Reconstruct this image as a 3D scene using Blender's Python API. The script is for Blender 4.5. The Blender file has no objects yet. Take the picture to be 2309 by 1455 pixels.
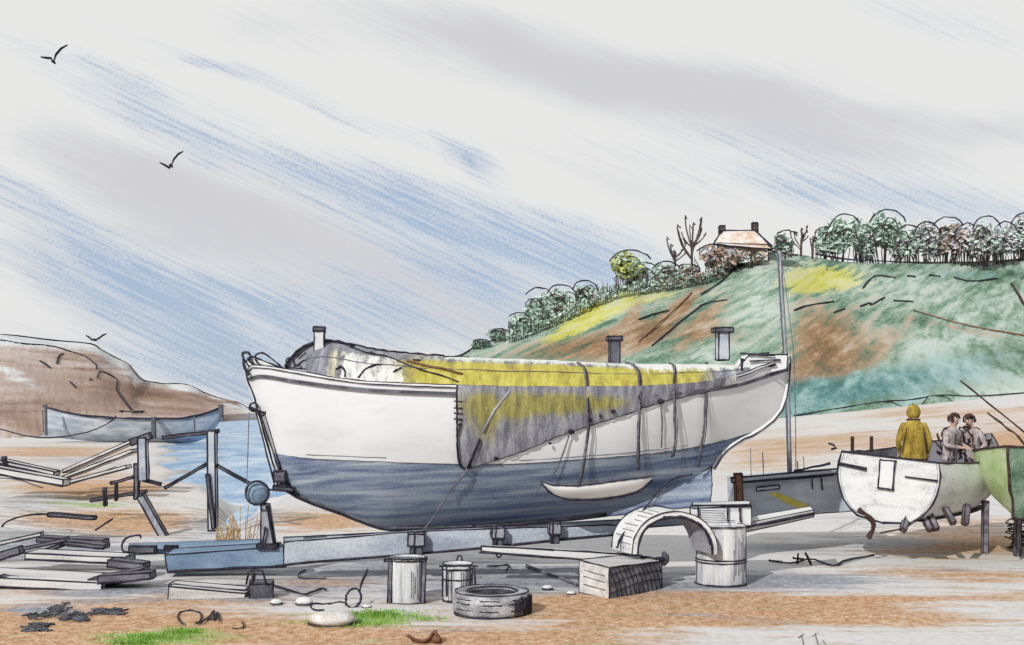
import bpy, math, random
import numpy as np
from mathutils import Vector, Matrix
R = math.radians
rnd = random.Random(7)
sc = bpy.context.scene
COL = sc.collection
F, CX, HY, EYE = 2476.0, 1154.5, 925.0, 2.57     # focal length and horizon of the view, eye height in metres

def W(px, py, d):                                  # the point seen at (px, py) d metres away
    return Vector(((px-CX)/F*d, d, EYE-(py-HY)/F*d))
def GP(px, py, z=0.0):                             # the point of a level z seen there
    return W(px, py, (EYE-z)*F/(py-HY))
def M(px, d): return px*d/F                        # a length of px pixels at distance d
def curve(pts):
    xs = np.array([p[0] for p in pts], float); ys = np.array([p[1] for p in pts], float)
    h = np.diff(xs); dl = np.diff(ys)/h
    m = np.zeros(len(xs)); m[0], m[-1] = dl[0], dl[-1]
    for i in range(1, len(xs)-1):
        m[i] = 0 if dl[i-1]*dl[i] <= 0 else 2*dl[i-1]*dl[i]/(dl[i-1]+dl[i])
    def f(x):
        x = min(max(x, xs[0]), xs[-1]); i = min(int(np.searchsorted(xs, x, 'right'))-1, len(h)-1); i = max(i, 0)
        t = (x-xs[i])/h[i]
        return float((2*t**3-3*t*t+1)*ys[i]+(t**3-2*t*t+t)*h[i]*m[i]+(-2*t**3+3*t*t)*ys[i+1]+(t**3-t*t)*h[i]*m[i+1])
    return f
def sstep(a, b, x):
    t = min(max((x-a)/(b-a), 0), 1); return t*t*(3-2*t)

# ------------------------------------------------------------------ materials
class NT:
    def __init__(s, tree): s.t = tree; s.L = tree.links
    def n(s, typ, **k):
        nd = s.t.nodes.new(typ)
        for a, b in k.items(): setattr(nd, a, b)
        return nd
    def put(s, sock, v):
        if isinstance(v, bpy.types.NodeSocket): s.L.new(v, sock)
        elif v is not None: sock.default_value = v
    def math(s, op, a, b=None, clamp=False):
        nd = s.n('ShaderNodeMath', operation=op, use_clamp=clamp); s.put(nd.inputs[0], a)
        if b is not None: s.put(nd.inputs[1], b)
        return nd.outputs[0]
    def noise(s, vec, scale, detail=3, rough=.6, dist=0.0):
        nd = s.n('ShaderNodeTexNoise'); s.put(nd.inputs['Vector'], vec)
        nd.inputs['Scale'].default_value = scale; nd.inputs['Detail'].default_value = detail
        nd.inputs['Roughness'].default_value = rough; nd.inputs['Distortion'].default_value = dist
        return nd.outputs['Fac']
    def mapv(s, vec, loc=(0,0,0), rot=(0,0,0), scale=(1,1,1), typ='POINT'):
        if typ == 'POINT' and any(rot) and tuple(scale) != (1,1,1): vec = s.mapv(vec, rot=rot); rot = (0,0,0)   # turn first, then stretch
        nd = s.n('ShaderNodeMapping', vector_type=typ); s.put(nd.inputs['Vector'], vec)
        nd.inputs['Location'].default_value = loc; nd.inputs['Rotation'].default_value = rot; nd.inputs['Scale'].default_value = scale
        return nd.outputs[0]
    def mix(s, f, a, b):
        nd = s.n('ShaderNodeMix', data_type='RGBA'); s.put(nd.inputs[0], f)
        for sock, v in ((nd.inputs[6], a), (nd.inputs[7], b)):
            s.put(sock, (*v, 1) if isinstance(v, tuple) and len(v) == 3 else v)
        return nd.outputs[2]
    def ramp(s, f, stops):
        nd = s.n('ShaderNodeValToRGB'); s.put(nd.inputs[0], f); e = nd.color_ramp.elements
        while len(e) < len(stops): e.new(.5)
        for el, (p, c) in zip(e, stops): el.position = p; el.color = (*c, 1)
        return nd.outputs[0]
    def step(s, f, a, b):
        nd = s.n('ShaderNodeMapRange', interpolation_type='SMOOTHSTEP'); s.put(nd.inputs[0], f)
        s.put(nd.inputs[1], a); s.put(nd.inputs[2], b)
        return nd.outputs[0]
def new_mat(name, rough=.85):
    m = bpy.data.materials.new(name); m.use_nodes = True
    t = NT(m.node_tree); b = m.node_tree.nodes['Principled BSDF']
    b.inputs['Roughness'].default_value = rough; b.inputs['Specular IOR Level'].default_value = .25
    return m, t, b
def pencil(name, stops, scale=3., stretch=(1,1,1), rot=(0,0,0), grain=60., gmix=.45, rough=.85, bump=0.0):
    """a worn surface: streaks of several tones plus a fine grain"""
    m, t, b = new_mat(name, rough)
    co = t.n('ShaderNodeTexCoord').outputs['Object']
    a = t.noise(t.mapv(co, rot=rot, scale=stretch), scale, 4, .6, .3)
    g = t.noise(t.mapv(co, rot=rot, scale=tuple(.5+.5*q for q in stretch)), grain, 2, .7)
    f = t.math('ADD', t.math('MULTIPLY', a, 1-gmix), t.math('MULTIPLY', g, gmix))
    f = t.step(f, .3, .7)
    t.put(b.inputs['Base Color'], t.ramp(f, stops))
    if bump:
        bp = t.n('ShaderNodeBump'); bp.inputs['Strength'].default_value = bump; bp.inputs['Distance'].default_value = .02
        t.put(bp.inputs['Height'], f); t.put(b.inputs['Normal'], bp.outputs[0])
    return m
def tones(c, lo=.75, hi=1.15):
    return [(0, tuple(min(x*lo, .85) for x in c)), (.5, c), (1, tuple(min(x*hi, .85) for x in c))]

INK = pencil('dark_ink', [(0,(.012,.010,.018)),(.6,(.03,.026,.042)),(1,(.09,.08,.11))], 9, grain=90)
INKB = pencil('brown_black_edge', [(0,(.03,.012,.012)),(.6,(.06,.03,.028)),(1,(.14,.09,.085))], 9, grain=90)
INKG = pencil('grey_rope_and_hatching', [(0,(.06,.055,.075)),(.6,(.15,.14,.17)),(1,(.34,.33,.36))], 9, grain=70)
WHITE = pencil('white_paint', [(0,(.73,.73,.73)),(.35,(.79,.79,.79)),(1,(.82,.82,.82))], 1.2, (1,1,3), grain=40, gmix=.3, rough=.55)
WHITEW = pencil('weathered_white', [(0,(.42,.42,.45)),(.35,(.70,.70,.69)),(1,(.80,.80,.78))], 2.2, (1,1,2), grain=30, gmix=.35)
BLUEH = pencil('blue_antifouling', [(0,(.05,.07,.15)),(.28,(.12,.165,.28)),(.6,(.27,.325,.41)),(1,(.52,.56,.60))], 1.3, (.3,1,6), (0,R(4),0), grain=55, gmix=.36)
BLUEBOX = pencil('blue_grey_steel', [(0,(.10,.15,.24)),(.5,(.20,.29,.40)),(1,(.38,.48,.56))], 2, (.5,1,2), grain=60, gmix=.5)
STEEL = pencil('pale_galvanised', [(0,(.22,.25,.31)),(.45,(.42,.46,.52)),(1,(.68,.69,.70))], 1.2, (.5,1,2), grain=50, gmix=.4)
GREYC = pencil('grey_canvas', [(0,(.20,.20,.24)),(.5,(.33,.33,.37)),(1,(.50,.50,.54))], 2.4, (3,1,1), grain=50, gmix=.35)
HOOD = pencil('pale_canvas', [(0,(.36,.35,.34)),(.4,(.55,.54,.46)),(1,(.74,.73,.68))], 2.0, (1,1,1), grain=50, gmix=.35)
DARKG = pencil('dark_grey', [(0,(.05,.05,.06)),(.5,(.10,.10,.12)),(1,(.22,.22,.25))], 4, grain=60)
RUBBER = pencil('worn_rubber', [(0,(.10,.10,.11)),(.4,(.26,.26,.28)),(1,(.62,.61,.60))], 3, (1,1,3), grain=40, gmix=.4)
RUBBERD = pencil('black_rubber', [(0,(.02,.02,.025)),(.5,(.05,.05,.06)),(1,(.14,.14,.15))], 5, grain=60)
DRUM = pencil('chalky_drum_paint', [(0,(.30,.30,.33)),(.4,(.58,.58,.59)),(1,(.77,.77,.75))], 1.6, (6,6,.8), grain=45, gmix=.35)
TIMB = pencil('bleached_timber', [(0,(.34,.32,.32)),(.4,(.60,.58,.56)),(1,(.78,.77,.74))], 1.5, (.6,4,4), grain=40, gmix=.4)
TIMD = pencil('tarred_timber', [(0,(.06,.055,.075)),(.5,(.15,.14,.17)),(1,(.32,.31,.34))], 2, (.6,4,4), grain=50)
ENDG = pencil('end_grain', [(0,(.05,.055,.07)),(.5,(.17,.18,.21)),(1,(.42,.42,.44))], 3, (1,1,1), grain=40)
BROWN = pencil('wet_driftwood', [(0,(.08,.03,.02)),(.5,(.19,.085,.05)),(1,(.36,.20,.12))], 6, grain=60)
YELLOW = pencil('yellow_oilskin', [(0,(.10,.06,.02)),(.4,(.31,.205,.03)),(1,(.52,.40,.08))], 4, (2,2,1), grain=40)
SANDST = pencil('sandy_stone', [(0,(.45,.33,.25)),(.35,(.62,.55,.49)),(.6,(.74,.72,.70)),(1,(.8,.79,.78))], 2.5, (1,1,1), grain=40)
REED = pencil('dry_reed', [(0,(.16,.08,.03)),(.5,(.40,.25,.10)),(1,(.62,.47,.27))], 4, grain=40)
YSTRIPE = pencil('yellow_stripe', [(0,(.44,.36,.05)),(1,(.68,.58,.16))], 4, grain=50)
LGREEN = pencil('lime_green_paint', [(0,(.36,.52,.20)),(.5,(.55,.69,.34)),(1,(.74,.80,.58))], 2, (1,1,2), grain=45, gmix=.45)
DGREEN = pencil('dark_green_paint', [(0,(.03,.07,.045)),(.4,(.12,.22,.13)),(1,(.42,.54,.40))], 1.6, (1,1,1), grain=45, gmix=.4)
SKIN = pencil('skin', tones((.55,.36,.28), .85, 1.1), 8, grain=60)
HAIR = pencil('dark_brown_hair', [(0,(.03,.014,.012)),(1,(.12,.07,.06))], 20, grain=80)
PALEJ = pencil('pale_jacket', [(0,(.10,.06,.06)),(.4,(.38,.31,.31)),(1,(.70,.66,.65))], 7, (2,2,1), grain=50)
BIRD = pencil('dark_feathers', tones((.03,.028,.035)), 8)
BARK = pencil('brown_bark', [(0,(.05,.03,.035)),(.6,(.10,.07,.07)),(1,(.22,.17,.16))], 1, grain=6)
LEAF = [pencil('leaf_'+n, tones(c, .72, 1.0), .5, grain=3.) for n, c in
        (('pale_green',(.64,.75,.66)), ('sea_green',(.52,.66,.57)), ('olive',(.60,.62,.20)), ('dark_green',(.26,.38,.30)), ('russet',(.58,.42,.32)), ('pale_lilac',(.70,.68,.72)))]
WALLW = pencil('orange_limewash', [(0,(.50,.24,.10)),(.35,(.66,.46,.32)),(.7,(.78,.75,.72)),(1,(.8,.78,.76))], .5, grain=4)
ROOFO = pencil('orange_pantiles', [(0,(.55,.27,.12)),(.3,(.70,.52,.40)),(.6,(.79,.76,.72)),(1,(.80,.79,.77))], .35, (1,1,1), grain=5)
GRASSM = pencil('short_grass', [(0,(.10,.24,.03)),(.5,(.22,.42,.06)),(1,(.42,.58,.18))], 5, grain=30)

def yellow_tarp():
    """grey canvas with yellow-ochre faded areas: the yellow weight comes per vertex"""
    m, t, b = new_mat('yellow_and_grey_tarpaulin', .7)
    co = t.n('ShaderNodeTexCoord').outputs['Object']
    at = t.n('ShaderNodeAttribute', attribute_name='tint').outputs['Color']
    sep = t.n('ShaderNodeSeparateColor'); t.put(sep.inputs[0], at)
    a = t.noise(t.mapv(co, scale=(4,1,1)), 2.2, 4, .6, .4); g = t.noise(co, 55, 2, .7)
    f = t.math('ADD', t.math('MULTIPLY', a, .6), t.math('MULTIPLY', g, .4))
    grey = t.ramp(t.step(f, .32, .68), [(0,(.12,.12,.15)),(.5,(.25,.25,.29)),(1,(.46,.46,.50))])
    yel = t.ramp(t.step(f, .3, .7), [(0,(.30,.24,.06)),(.5,(.50,.43,.05)),(1,(.66,.57,.12))])
    pale = t.ramp(t.step(f, .3, .7), [(0,(.60,.59,.53)),(.5,(.76,.75,.70)),(1,(.80,.79,.75))])
    jit = t.math('MULTIPLY', t.math('SUBTRACT', f, .5), 2.2)
    wy = t.math('MULTIPLY', t.step(t.math('ADD', sep.outputs[0], jit), .25, 1.0), .92)
    wp = t.step(t.math('ADD', sep.outputs[1], jit), .3, .75)
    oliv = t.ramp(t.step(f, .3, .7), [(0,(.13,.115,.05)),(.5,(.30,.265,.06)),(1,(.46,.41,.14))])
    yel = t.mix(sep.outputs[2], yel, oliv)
    t.put(b.inputs['Base Color'], t.mix(wp, t.mix(wy, grey, yel), pale))
    return m
TARP = yellow_tarp()

# ------------------------------------------------------------------ mesh builder
class MB:
    def __init__(s): s.v = []; s.f = []; s.m = []; s.sm = []; s.tint = None
    def add(s, verts, faces, mat, smooth=False):
        o = len(s.v); s.v += [Vector(p) for p in verts]
        for f in faces: s.f.append([i+o for i in f]); s.m.append(mat); s.sm.append(smooth)
        return o
    def tube(s, pts, r, mat=INK, n=5, wob=0., closed=False, taper=None, sub=0):
        pts = [Vector(p) for p in pts]
        if sub:                                    # soften a polyline
            for _ in range(sub):
                q = [pts[0]]
                for a, b in zip(pts, pts[1:]): q += [a.lerp(b, .25), a.lerp(b, .75)]
                pts = q + [pts[-1]]
        k = len(pts)
        if k < 2: return s
        up = Vector((.13,.21,.97)); vs = []; fs = []
        for i, p in enumerate(pts):
            if closed: d = pts[(i+1) % k]-pts[i-1]
            else: d = pts[min(i+1, k-1)]-pts[max(i-1, 0)]
            if d.length < 1e-9: d = Vector((1,0,0))
            d.normalize(); a = d.cross(up)
            if a.length < .1: a = d.cross(Vector((1,.1,0)))
            a.normalize(); b = d.cross(a)
            rr = r*(1+rnd.uniform(-.3,.3)*(wob > 0))
            if taper: rr = r*taper(i/(k-1))
            off = Vector((rnd.uniform(-1,1), rnd.uniform(-1,1), rnd.uniform(-1,1)))*wob
            for j in range(n):
                q = 2*math.pi*j/n; vs.append(p+off+a*math.cos(q)*rr+b*math.sin(q)*rr)
        e = k if closed else k-1
        for i in range(e):
            for j in range(n):
                fs.append([i*n+j, i*n+(j+1) % n, ((i+1) % k)*n+(j+1) % n, ((i+1) % k)*n+j])
        if not closed: fs += [list(range(n))[::-1], [(k-1)*n+j for j in range(n)]]
        s.add(vs, fs, mat, True); return s
    def stroke(s, a, b, r, mat=INK, wob=None, k=5):   # a slightly uneven line from a to b
        a, b = Vector(a), Vector(b); w = r*.35 if wob is None else wob
        n = max(2, k)
        return s.tube([a.lerp(b, i/(n-1)) for i in range(n)], r, mat, 5, w)
    def hexa(s, c, mat, ink=0, inkmat=INK, top=None):  # eight corners: bottom ring then top ring
        c = [Vector(p) for p in c]
        fs = [[3,2,1,0],[4,5,6,7],[0,1,5,4],[1,2,6,5],[2,3,7,6],[3,0,4,7]]
        s.add(c, fs, mat)
        if top: s.m[-5] = top
        if ink:
            for i in range(4):
                for a, b in ((i,(i+1) % 4), (4+i,4+(i+1) % 4), (i,i+4)): s.stroke(c[a], c[b], ink, inkmat)
        return s
    def box(s, p, size, mat, yaw=0, ink=0, pitch=0, inkmat=INK):   # p = centre of the base
        x, y, z = size[0]/2, size[1]/2, size[2]; Rm = Matrix.Rotation(yaw, 3, 'Z') @ Matrix.Rotation(pitch, 3, 'Y')
        c = [Vector(p)+Rm @ Vector(q) for q in ((-x,-y,0),(x,-y,0),(x,y,0),(-x,y,0),(-x,-y,z),(x,-y,z),(x,y,z),(-x,y,z))]
        return s.hexa(c, mat, ink, inkmat)
    def beam(s, a, b, w, h, mat, ink=0, up=Vector((0,0,1)), inkmat=INK):   # a bar of section w x h along a-b
        a, b = Vector(a), Vector(b); d = (b-a).normalized(); sd = d.cross(up)
        if sd.length < .05: sd = Vector((1,0,0))
        sd.normalize(); u = sd.cross(d); sd *= w/2; u *= h/2
        c = [a-sd-u, b-sd-u, b+sd-u, a+sd-u, a-sd+u, b-sd+u, b+sd+u, a+sd+u]
        return s.hexa(c, mat, ink, inkmat)
    def lathe(s, base, prof, mat, n=28, axis=None, smooth=True, caps=True):   # prof = [(r, z)...]
        Rm = Matrix.Identity(3) if axis is None else Vector((0,0,1)).rotation_difference(Vector(axis)).to_matrix()
        vs = []; fs = []; k = len(prof)
        for r, z in prof:
            for j in range(n):
                q = 2*math.pi*j/n; vs.append(Vector(base)+Rm @ Vector((r*math.cos(q), r*math.sin(q), z)))
        for i in range(k-1):
            for j in range(n): fs.append([i*n+j, i*n+(j+1) % n, (i+1)*n+(j+1) % n, (i+1)*n+j])
        if caps: fs += [list(range(n))[::-1], [(k-1)*n+j for j in range(n)]]
        s.add(vs, fs, mat, smooth)
        if caps: s.sm[-1] = s.sm[-2] = False
        return s
    def ring(s, c, r, t, mat=INK, axis=(0,0,1), n=32, wob=0, sx=1.):
        Rm = Vector((0,0,1)).rotation_difference(Vector(axis)).to_matrix()
        return s.tube([Vector(c)+Rm @ Vector((r*sx*math.cos(2*math.pi*i/n), r*math.sin(2*math.pi*i/n), 0)) for i in range(n)], t, mat, 5, wob, True)
    def ball(s, c, r, mat, sc_=(1,1,1), n=14, lump=0.):
        vs = []; fs = []; k = n//2
        for i in range(k+1):
            th = math.pi*i/k
            for j in range(n):
                q = 2*math.pi*j/n; rr = r*(1+rnd.uniform(-lump,lump))
                vs.append(Vector(c)+Vector((rr*sc_[0]*math.sin(th)*math.cos(q), rr*sc_[1]*math.sin(th)*math.sin(q), rr*sc_[2]*math.cos(th))))
        for i in range(k):
            for j in range(n): fs.append([i*n+j, (i+1)*n+j, (i+1)*n+(j+1) % n, i*n+(j+1) % n])
        s.add(vs, fs, mat, True); return s
    def sheet(s, rows, mat, smooth=True, flip=False):
        k = len(rows[0]); vs = [p for r in rows for p in r]; fs = []
        for i in range(len(rows)-1):
            for j in range(k-1):
                f = [i*k+j, i*k+j+1, (i+1)*k+j+1, (i+1)*k+j]; fs.append(f[::-1] if flip else f)
        return s.add(vs, fs, mat, smooth)
    def slab(s, outline, thick, mat, ink=0, inkmat=INK):   # a flat outline given a thickness vector
        o = [Vector(p) for p in outline]; t = Vector(thick); k = len(o)
        s.add(o+[p+t for p in o], [list(range(k)), [k+i for i in range(k)][::-1]]+[[i, i+k, (i+1) % k+k, (i+1) % k] for i in range(k)], mat)
        if ink:
            for i in range(k): s.stroke(o[i], o[(i+1) % k], ink, inkmat); 
        return s
    def build(s, name, parent=None, tints=None):
        root = Vector((0,0,0)); p = parent
        while p is not None:
            root = root+p.location; p = p.parent
        me = bpy.data.meshes.new(name)
        org = root if parent is not None else (sum(s.v, Vector())/max(len(s.v),1))
        if parent is None: org.z = min(v.z for v in s.v)
        me.from_pydata([tuple(v-org) for v in s.v], [], s.f)
        mats = []
        for m in s.m:
            if m not in mats: mats.append(m)
        for m in mats: me.materials.append(m)
        me.polygons.foreach_set('material_index', [mats.index(m) for m in s.m])
        me.polygons.foreach_set('use_smooth', s.sm)
        if tints is not None:
            at = me.color_attributes.new('tint', 'FLOAT_COLOR', 'POINT')
            full = list(tints)+[(0,0,0)]*(len(s.v)-len(tints))
            at.data.foreach_set('color', [x for c in full for x in (*c, 1)])
        me.update(); o = bpy.data.objects.new(name, me); COL.objects.link(o)
        if parent is not None: o.parent = parent
        else: o.location = org
        return o
def tag(o, label=None, cat=None, group=None, kind=None):
    if label: o['label'] = label
    if cat: o['category'] = cat
    if group: o['group'] = group
    if kind: o['kind'] = kind
    return o
def thing(name, label, cat, loc, group=None):
    o = bpy.data.objects.new(name, None); COL.objects.link(o); o.location = loc; o.empty_display_size = .2
    return tag(o, label, cat, group)
def ir(d, px=2.0): return px*d/F

# ------------------------------------------------------------------ ground, sea, headland, hill
def ground_z(x, d):
    z = 0.0
    px = CX+F*x/d
    tgt = 1.78+(x*130/max(d,1)-33)/27*2.6 if d > 1 else 0      # the shore climbs towards the hill on the right
    tgt = max(tgt, 0)*sstep(12, 30, x*130/max(d,1))
    z += tgt*sstep(28, 130, d)
    q = 1.6*math.sin(x*.7)+1.3*math.sin(x*1.9+1)+.6*math.sin(x*4.3)
    dl = 34-10.5*math.exp(-((px-530)/95)**2)
    sea = sstep(0, 1.6, x+.318*d+.6*math.sin(d*.5)+.4*math.sin(d*1.3))*sstep(0, 3, .13*d-x)*sstep(dl, dl+16, d+q)
    z -= 1.2*sea
    z += .55*math.exp(-((x+10.5)/4.5)**2-((d-30)/5)**2)+.35*math.exp(-((x+14)/3)**2-((d-24)/3)**2)
    if d < 60: z += .012*math.sin(x*2.1+d)*math.sin(d*3.3-x*.6)*(1-sea)
    return z
PATCH = {0: [(2000,1290,330,22,.6),(1650,1350,400,20,.5),(1500,1400,300,16,.4),(560,1350,300,14,.4),(450,1300,200,14,.35),(150,1080,260,40,.55),(200,1180,260,30,.5),(120,1330,260,16,.5),(950,1300,300,20,.35),(1500,1330,300,14,.5),(2150,1180,200,20,.5),(600,1420,900,50,.22),(1600,1390,700,34,.2),(120,1395,430,48,1),(0,1440,420,40,1),(480,1340,170,22,.7),(1330,1360,260,20,.9),(1560,1375,420,30,.8),(1900,1395,380,18,.75),(2250,1345,250,18,.6),(1150,1440,330,20,.8),(640,1430,330,26,.8),
             (2140,1230,260,34,.9),(2260,1300,200,20,.5),(720,1175,150,26,.9),(1960,1000,330,34,.55),(2150,930,330,18,.6),(1720,1040,130,40,.5),(120,1020,230,16,.8),(230,1105,150,22,.8),(330,1180,110,26,.7),(150,1170,130,20,.5),(740,1315,170,14,.9),(2300,1010,150,50,.8),(1800,1360,300,16,.6)],
         1: [(330,1240,400,26,.45),(470,1190,120,30,.5),(200,1040,160,22,.6),(60,1240,180,30,.6),(1000,1330,340,20,.3),(1620,1325,420,16,.6),(2180,1280,140,14,.6),(1100,1270,620,40,.35),(500,1320,300,40,.35),(2030,1180,200,22,.5),(230,1335,190,22,.9),(90,1375,120,16,1.0),(90,1130,190,30,.45),(60,1190,200,30,.5),(870,1285,330,34,.7),(1250,1305,330,34,.75),(1790,1305,300,22,.9),(1860,1225,160,36,.45),(2050,1225,150,14,.8),(640,1350,220,30,.45),(1580,1390,180,14,.5),(980,1420,160,14,.4),(600,1165,130,30,.4),(1750,1410,120,10,.3)],  # grey washes; those under the trailer paint its shade into the sand
         2: [(820,1395,150,20,.8),(360,1442,160,16,.9),(420,1420,90,10,.5),(1420,1390,120,10,.3),(200,1135,120,20,.35)]}
def ground():
    pys = [935,938,942,946,952,958,965,972,980,990]+list(np.arange(1000,1150,5.))+list(np.arange(1150,1490,3.))+[1500,1530,1580,1660,1800,2200,3200]
    ds = [EYE*F/(p-HY) for p in pys]; ds = [4000,1800]+ds
    pxs = list(np.arange(-900,-100,40.))+list(np.arange(-100,2420,9.))+list(np.arange(2420,3300,40.))
    mb = MB(); rows = []; ti = []
    for d in ds:
        r = []
        for px in pxs:
            x = (px-CX)/F*d; 
            if d > 500: x *= 4
            r.append(Vector((x, d, ground_z(x, d))))
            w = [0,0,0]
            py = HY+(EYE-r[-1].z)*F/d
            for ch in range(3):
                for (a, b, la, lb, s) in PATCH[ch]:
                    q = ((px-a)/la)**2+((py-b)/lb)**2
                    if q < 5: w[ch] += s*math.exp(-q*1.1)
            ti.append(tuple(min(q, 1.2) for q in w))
        rows.append(r)
    m, t, b = new_mat('sand_and_shingle', .95)
    co = t.n('ShaderNodeTexCoord').outputs['Object']
    sep = t.n('ShaderNodeSeparateColor'); t.put(sep.inputs[0], t.n('ShaderNodeAttribute', attribute_name='tint').outputs['Color'])
    st = t.noise(t.mapv(co, rot=(0,0,R(3)), scale=(.3,1.5,1)), 2.6, 5, .65, .3)
    g1 = t.noise(t.mapv(co, scale=(.8,1,1)), 42, 3, .75); g2 = t.noise(co, 9, 4, .7)
    big = t.noise(t.mapv(co, rot=(0,0,R(4)), scale=(.35,1,1)), .22, 4, .65, .3)
    st = t.math('ADD', t.math('MULTIPLY', st, .62), t.math('MULTIPLY', big, .38))
    jit = t.math('ADD', t.math('MULTIPLY', t.math('SUBTRACT', st, .5), 3.6), t.math('MULTIPLY', t.math('SUBTRACT', g1, .5), 1.5))
    ramp1 = t.step(t.math('ADD', t.math('MULTIPLY', g1, .55), t.math('MULTIPLY', g2, .45)), .32, .68)
    c = t.ramp(ramp1, [(0,(.50,.49,.49)),(.4,(.66,.645,.63)),(1,(.72,.70,.68))])
    orange = t.ramp(ramp1, [(0,(.19,.085,.04)),(.35,(.48,.265,.13)),(.7,(.65,.43,.27)),(1,(.74,.64,.55))])
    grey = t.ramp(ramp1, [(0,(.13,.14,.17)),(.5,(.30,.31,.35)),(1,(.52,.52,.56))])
    green = t.ramp(ramp1, [(0,(.17,.28,.07)),(.5,(.34,.47,.14)),(1,(.55,.62,.36))])
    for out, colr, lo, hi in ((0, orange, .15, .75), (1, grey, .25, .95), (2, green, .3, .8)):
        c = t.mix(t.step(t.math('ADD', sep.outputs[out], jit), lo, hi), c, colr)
    t.put(b.inputs['Base Color'], c)
    bp = t.n('ShaderNodeBump'); bp.inputs['Strength'].default_value = .35; bp.inputs['Distance'].default_value = .03
    t.put(bp.inputs['Height'], t.math('ADD', g2, t.math('MULTIPLY', g1, .5))); t.put(b.inputs['Normal'], bp.outputs[0])
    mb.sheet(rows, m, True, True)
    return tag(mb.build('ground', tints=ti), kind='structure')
ground()

def sea():
    m, t, b = new_mat('sea_water', .25)
    co = t.n('ShaderNodeTexCoord').outputs['Object']
    a = t.noise(t.mapv(co, scale=(.25,.12,1)), 1.6, 5, .65, .4); g = t.noise(t.mapv(co, scale=(1,.4,1)), 5, 3, .7)
    f = t.step(t.math('ADD', t.math('MULTIPLY', a, .65), t.math('MULTIPLY', g, .35)), .34, .66)
    t.put(b.inputs['Base Color'], t.ramp(f, [(0,(.07,.20,.42)),(.35,(.17,.36,.58)),(.7,(.45,.58,.70)),(1,(.74,.76,.78))]))
    bp = t.n('ShaderNodeBump'); bp.inputs['Strength'].default_value = .25; t.put(bp.inputs['Height'], g); t.put(b.inputs['Normal'], bp.outputs[0])
    mb = MB(); mb.add([(-4000,22,-.12),(60,22,-.12),(900,5000,-.12),(-6000,5000,-.12)], [[0,1,2,3]], m)
    tag(mb.build('sea'), kind='structure')
sea()

def slope_mat(name, base, lays, sc_, gr, rot):
    m, t, b = new_mat(name, .95)
    co = t.n('ShaderNodeTexCoord').outputs['Object']
    sep = t.n('ShaderNodeSeparateColor'); t.put(sep.inputs[0], t.n('ShaderNodeAttribute', attribute_name='tint').outputs['Color'])
    a = t.noise(t.mapv(co, rot=rot, scale=(1,.03,.4)), sc_, 4, .65, .3)
    h = t.noise(t.mapv(co, rot=rot, scale=(1,.015,.13)), gr*1.3, 3, .65, .2); g = t.noise(co, gr*2.2, 2, .75)
    g = t.math('ADD', t.math('MULTIPLY', h, .62), t.math('MULTIPLY', g, .38))
    f = t.step(t.math('ADD', t.math('MULTIPLY', a, .4), t.math('MULTIPLY', g, .6)), .36, .64)
    jit = t.math('ADD', t.math('MULTIPLY', t.math('SUBTRACT', a, .5), 1.4), t.math('MULTIPLY', t.math('SUBTRACT', g, .5), 3.4))
    c = t.ramp(f, base)
    for i, (colr, lo, hi) in enumerate(lays):
        c = t.mix(t.step(t.math('ADD', sep.outputs[i], jit), lo, hi), c, t.ramp(f, colr))
    t.put(b.inputs['Base Color'], c); return m

class Slope:
    """a hillside between a foot line and a crest line, each with its own distance"""
    def __init__(s, foot, crest, dfoot, dcrest): s.foot, s.crest, s.df, s.dc = curve(foot), curve(crest), curve(dfoot), curve(dcrest)
    def P(s, px, py, lift=0.):
        a, b = s.foot(px), s.crest(px); t = (a-py)/max(a-b, 1.)
        d = s.df(px)+(s.dc(px)-s.df(px))*t
        return W(px, py, d*(1-lift))
    def mesh(s, x0, x1, nx, ny, mat, patches, name, back):
        mb = MB(); rows = []; ti = []
        for j in range(-1, ny+2):
            r = []
            for i in range(nx+1):
                px = x0+(x1-x0)*i/nx; a, b = s.foot(px), s.crest(px)
                if j == -1: p = s.P(px, a); p.z -= 4
                elif j == ny+1: p = s.P(px, b)+Vector((0, back, -back*.35))
                else:
                    py = a+(b-a)*j/ny; p = s.P(px, py)
                    if 0 < j < ny: p.z += rnd.uniform(-1,1)*.12
                r.append(p); w = [0,0,0]; py = a+(b-a)*min(max(j,0),ny)/ny
                for (ch, cx, cy, la, lb, ang, st) in patches:
                    dx, dy = px-cx, py-cy; c_, s_ = math.cos(R(ang)), math.sin(R(ang))
                    q = ((dx*c_+dy*s_)/la)**2+((-dx*s_+dy*c_)/lb)**2
                    if q < 5: w[ch] += st*math.exp(-q)
                ti.append(tuple(min(q,1.2) for q in w))
            rows.append(r)
        mb.sheet(rows, mat, True); s.mb, s.ti, s.name = mb, ti, name
    def line(s, pts, r=2., mat=INK, sub=1):
        P = [s.P(x, y, .004) for x, y in pts]; d = P[0].y
        s.mb.tube(P, ir(d, r), mat, 5, ir(d, .5), sub=sub)
    def done(s): return tag(s.mb.build(s.name, tints=s.ti), kind='structure')

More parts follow.
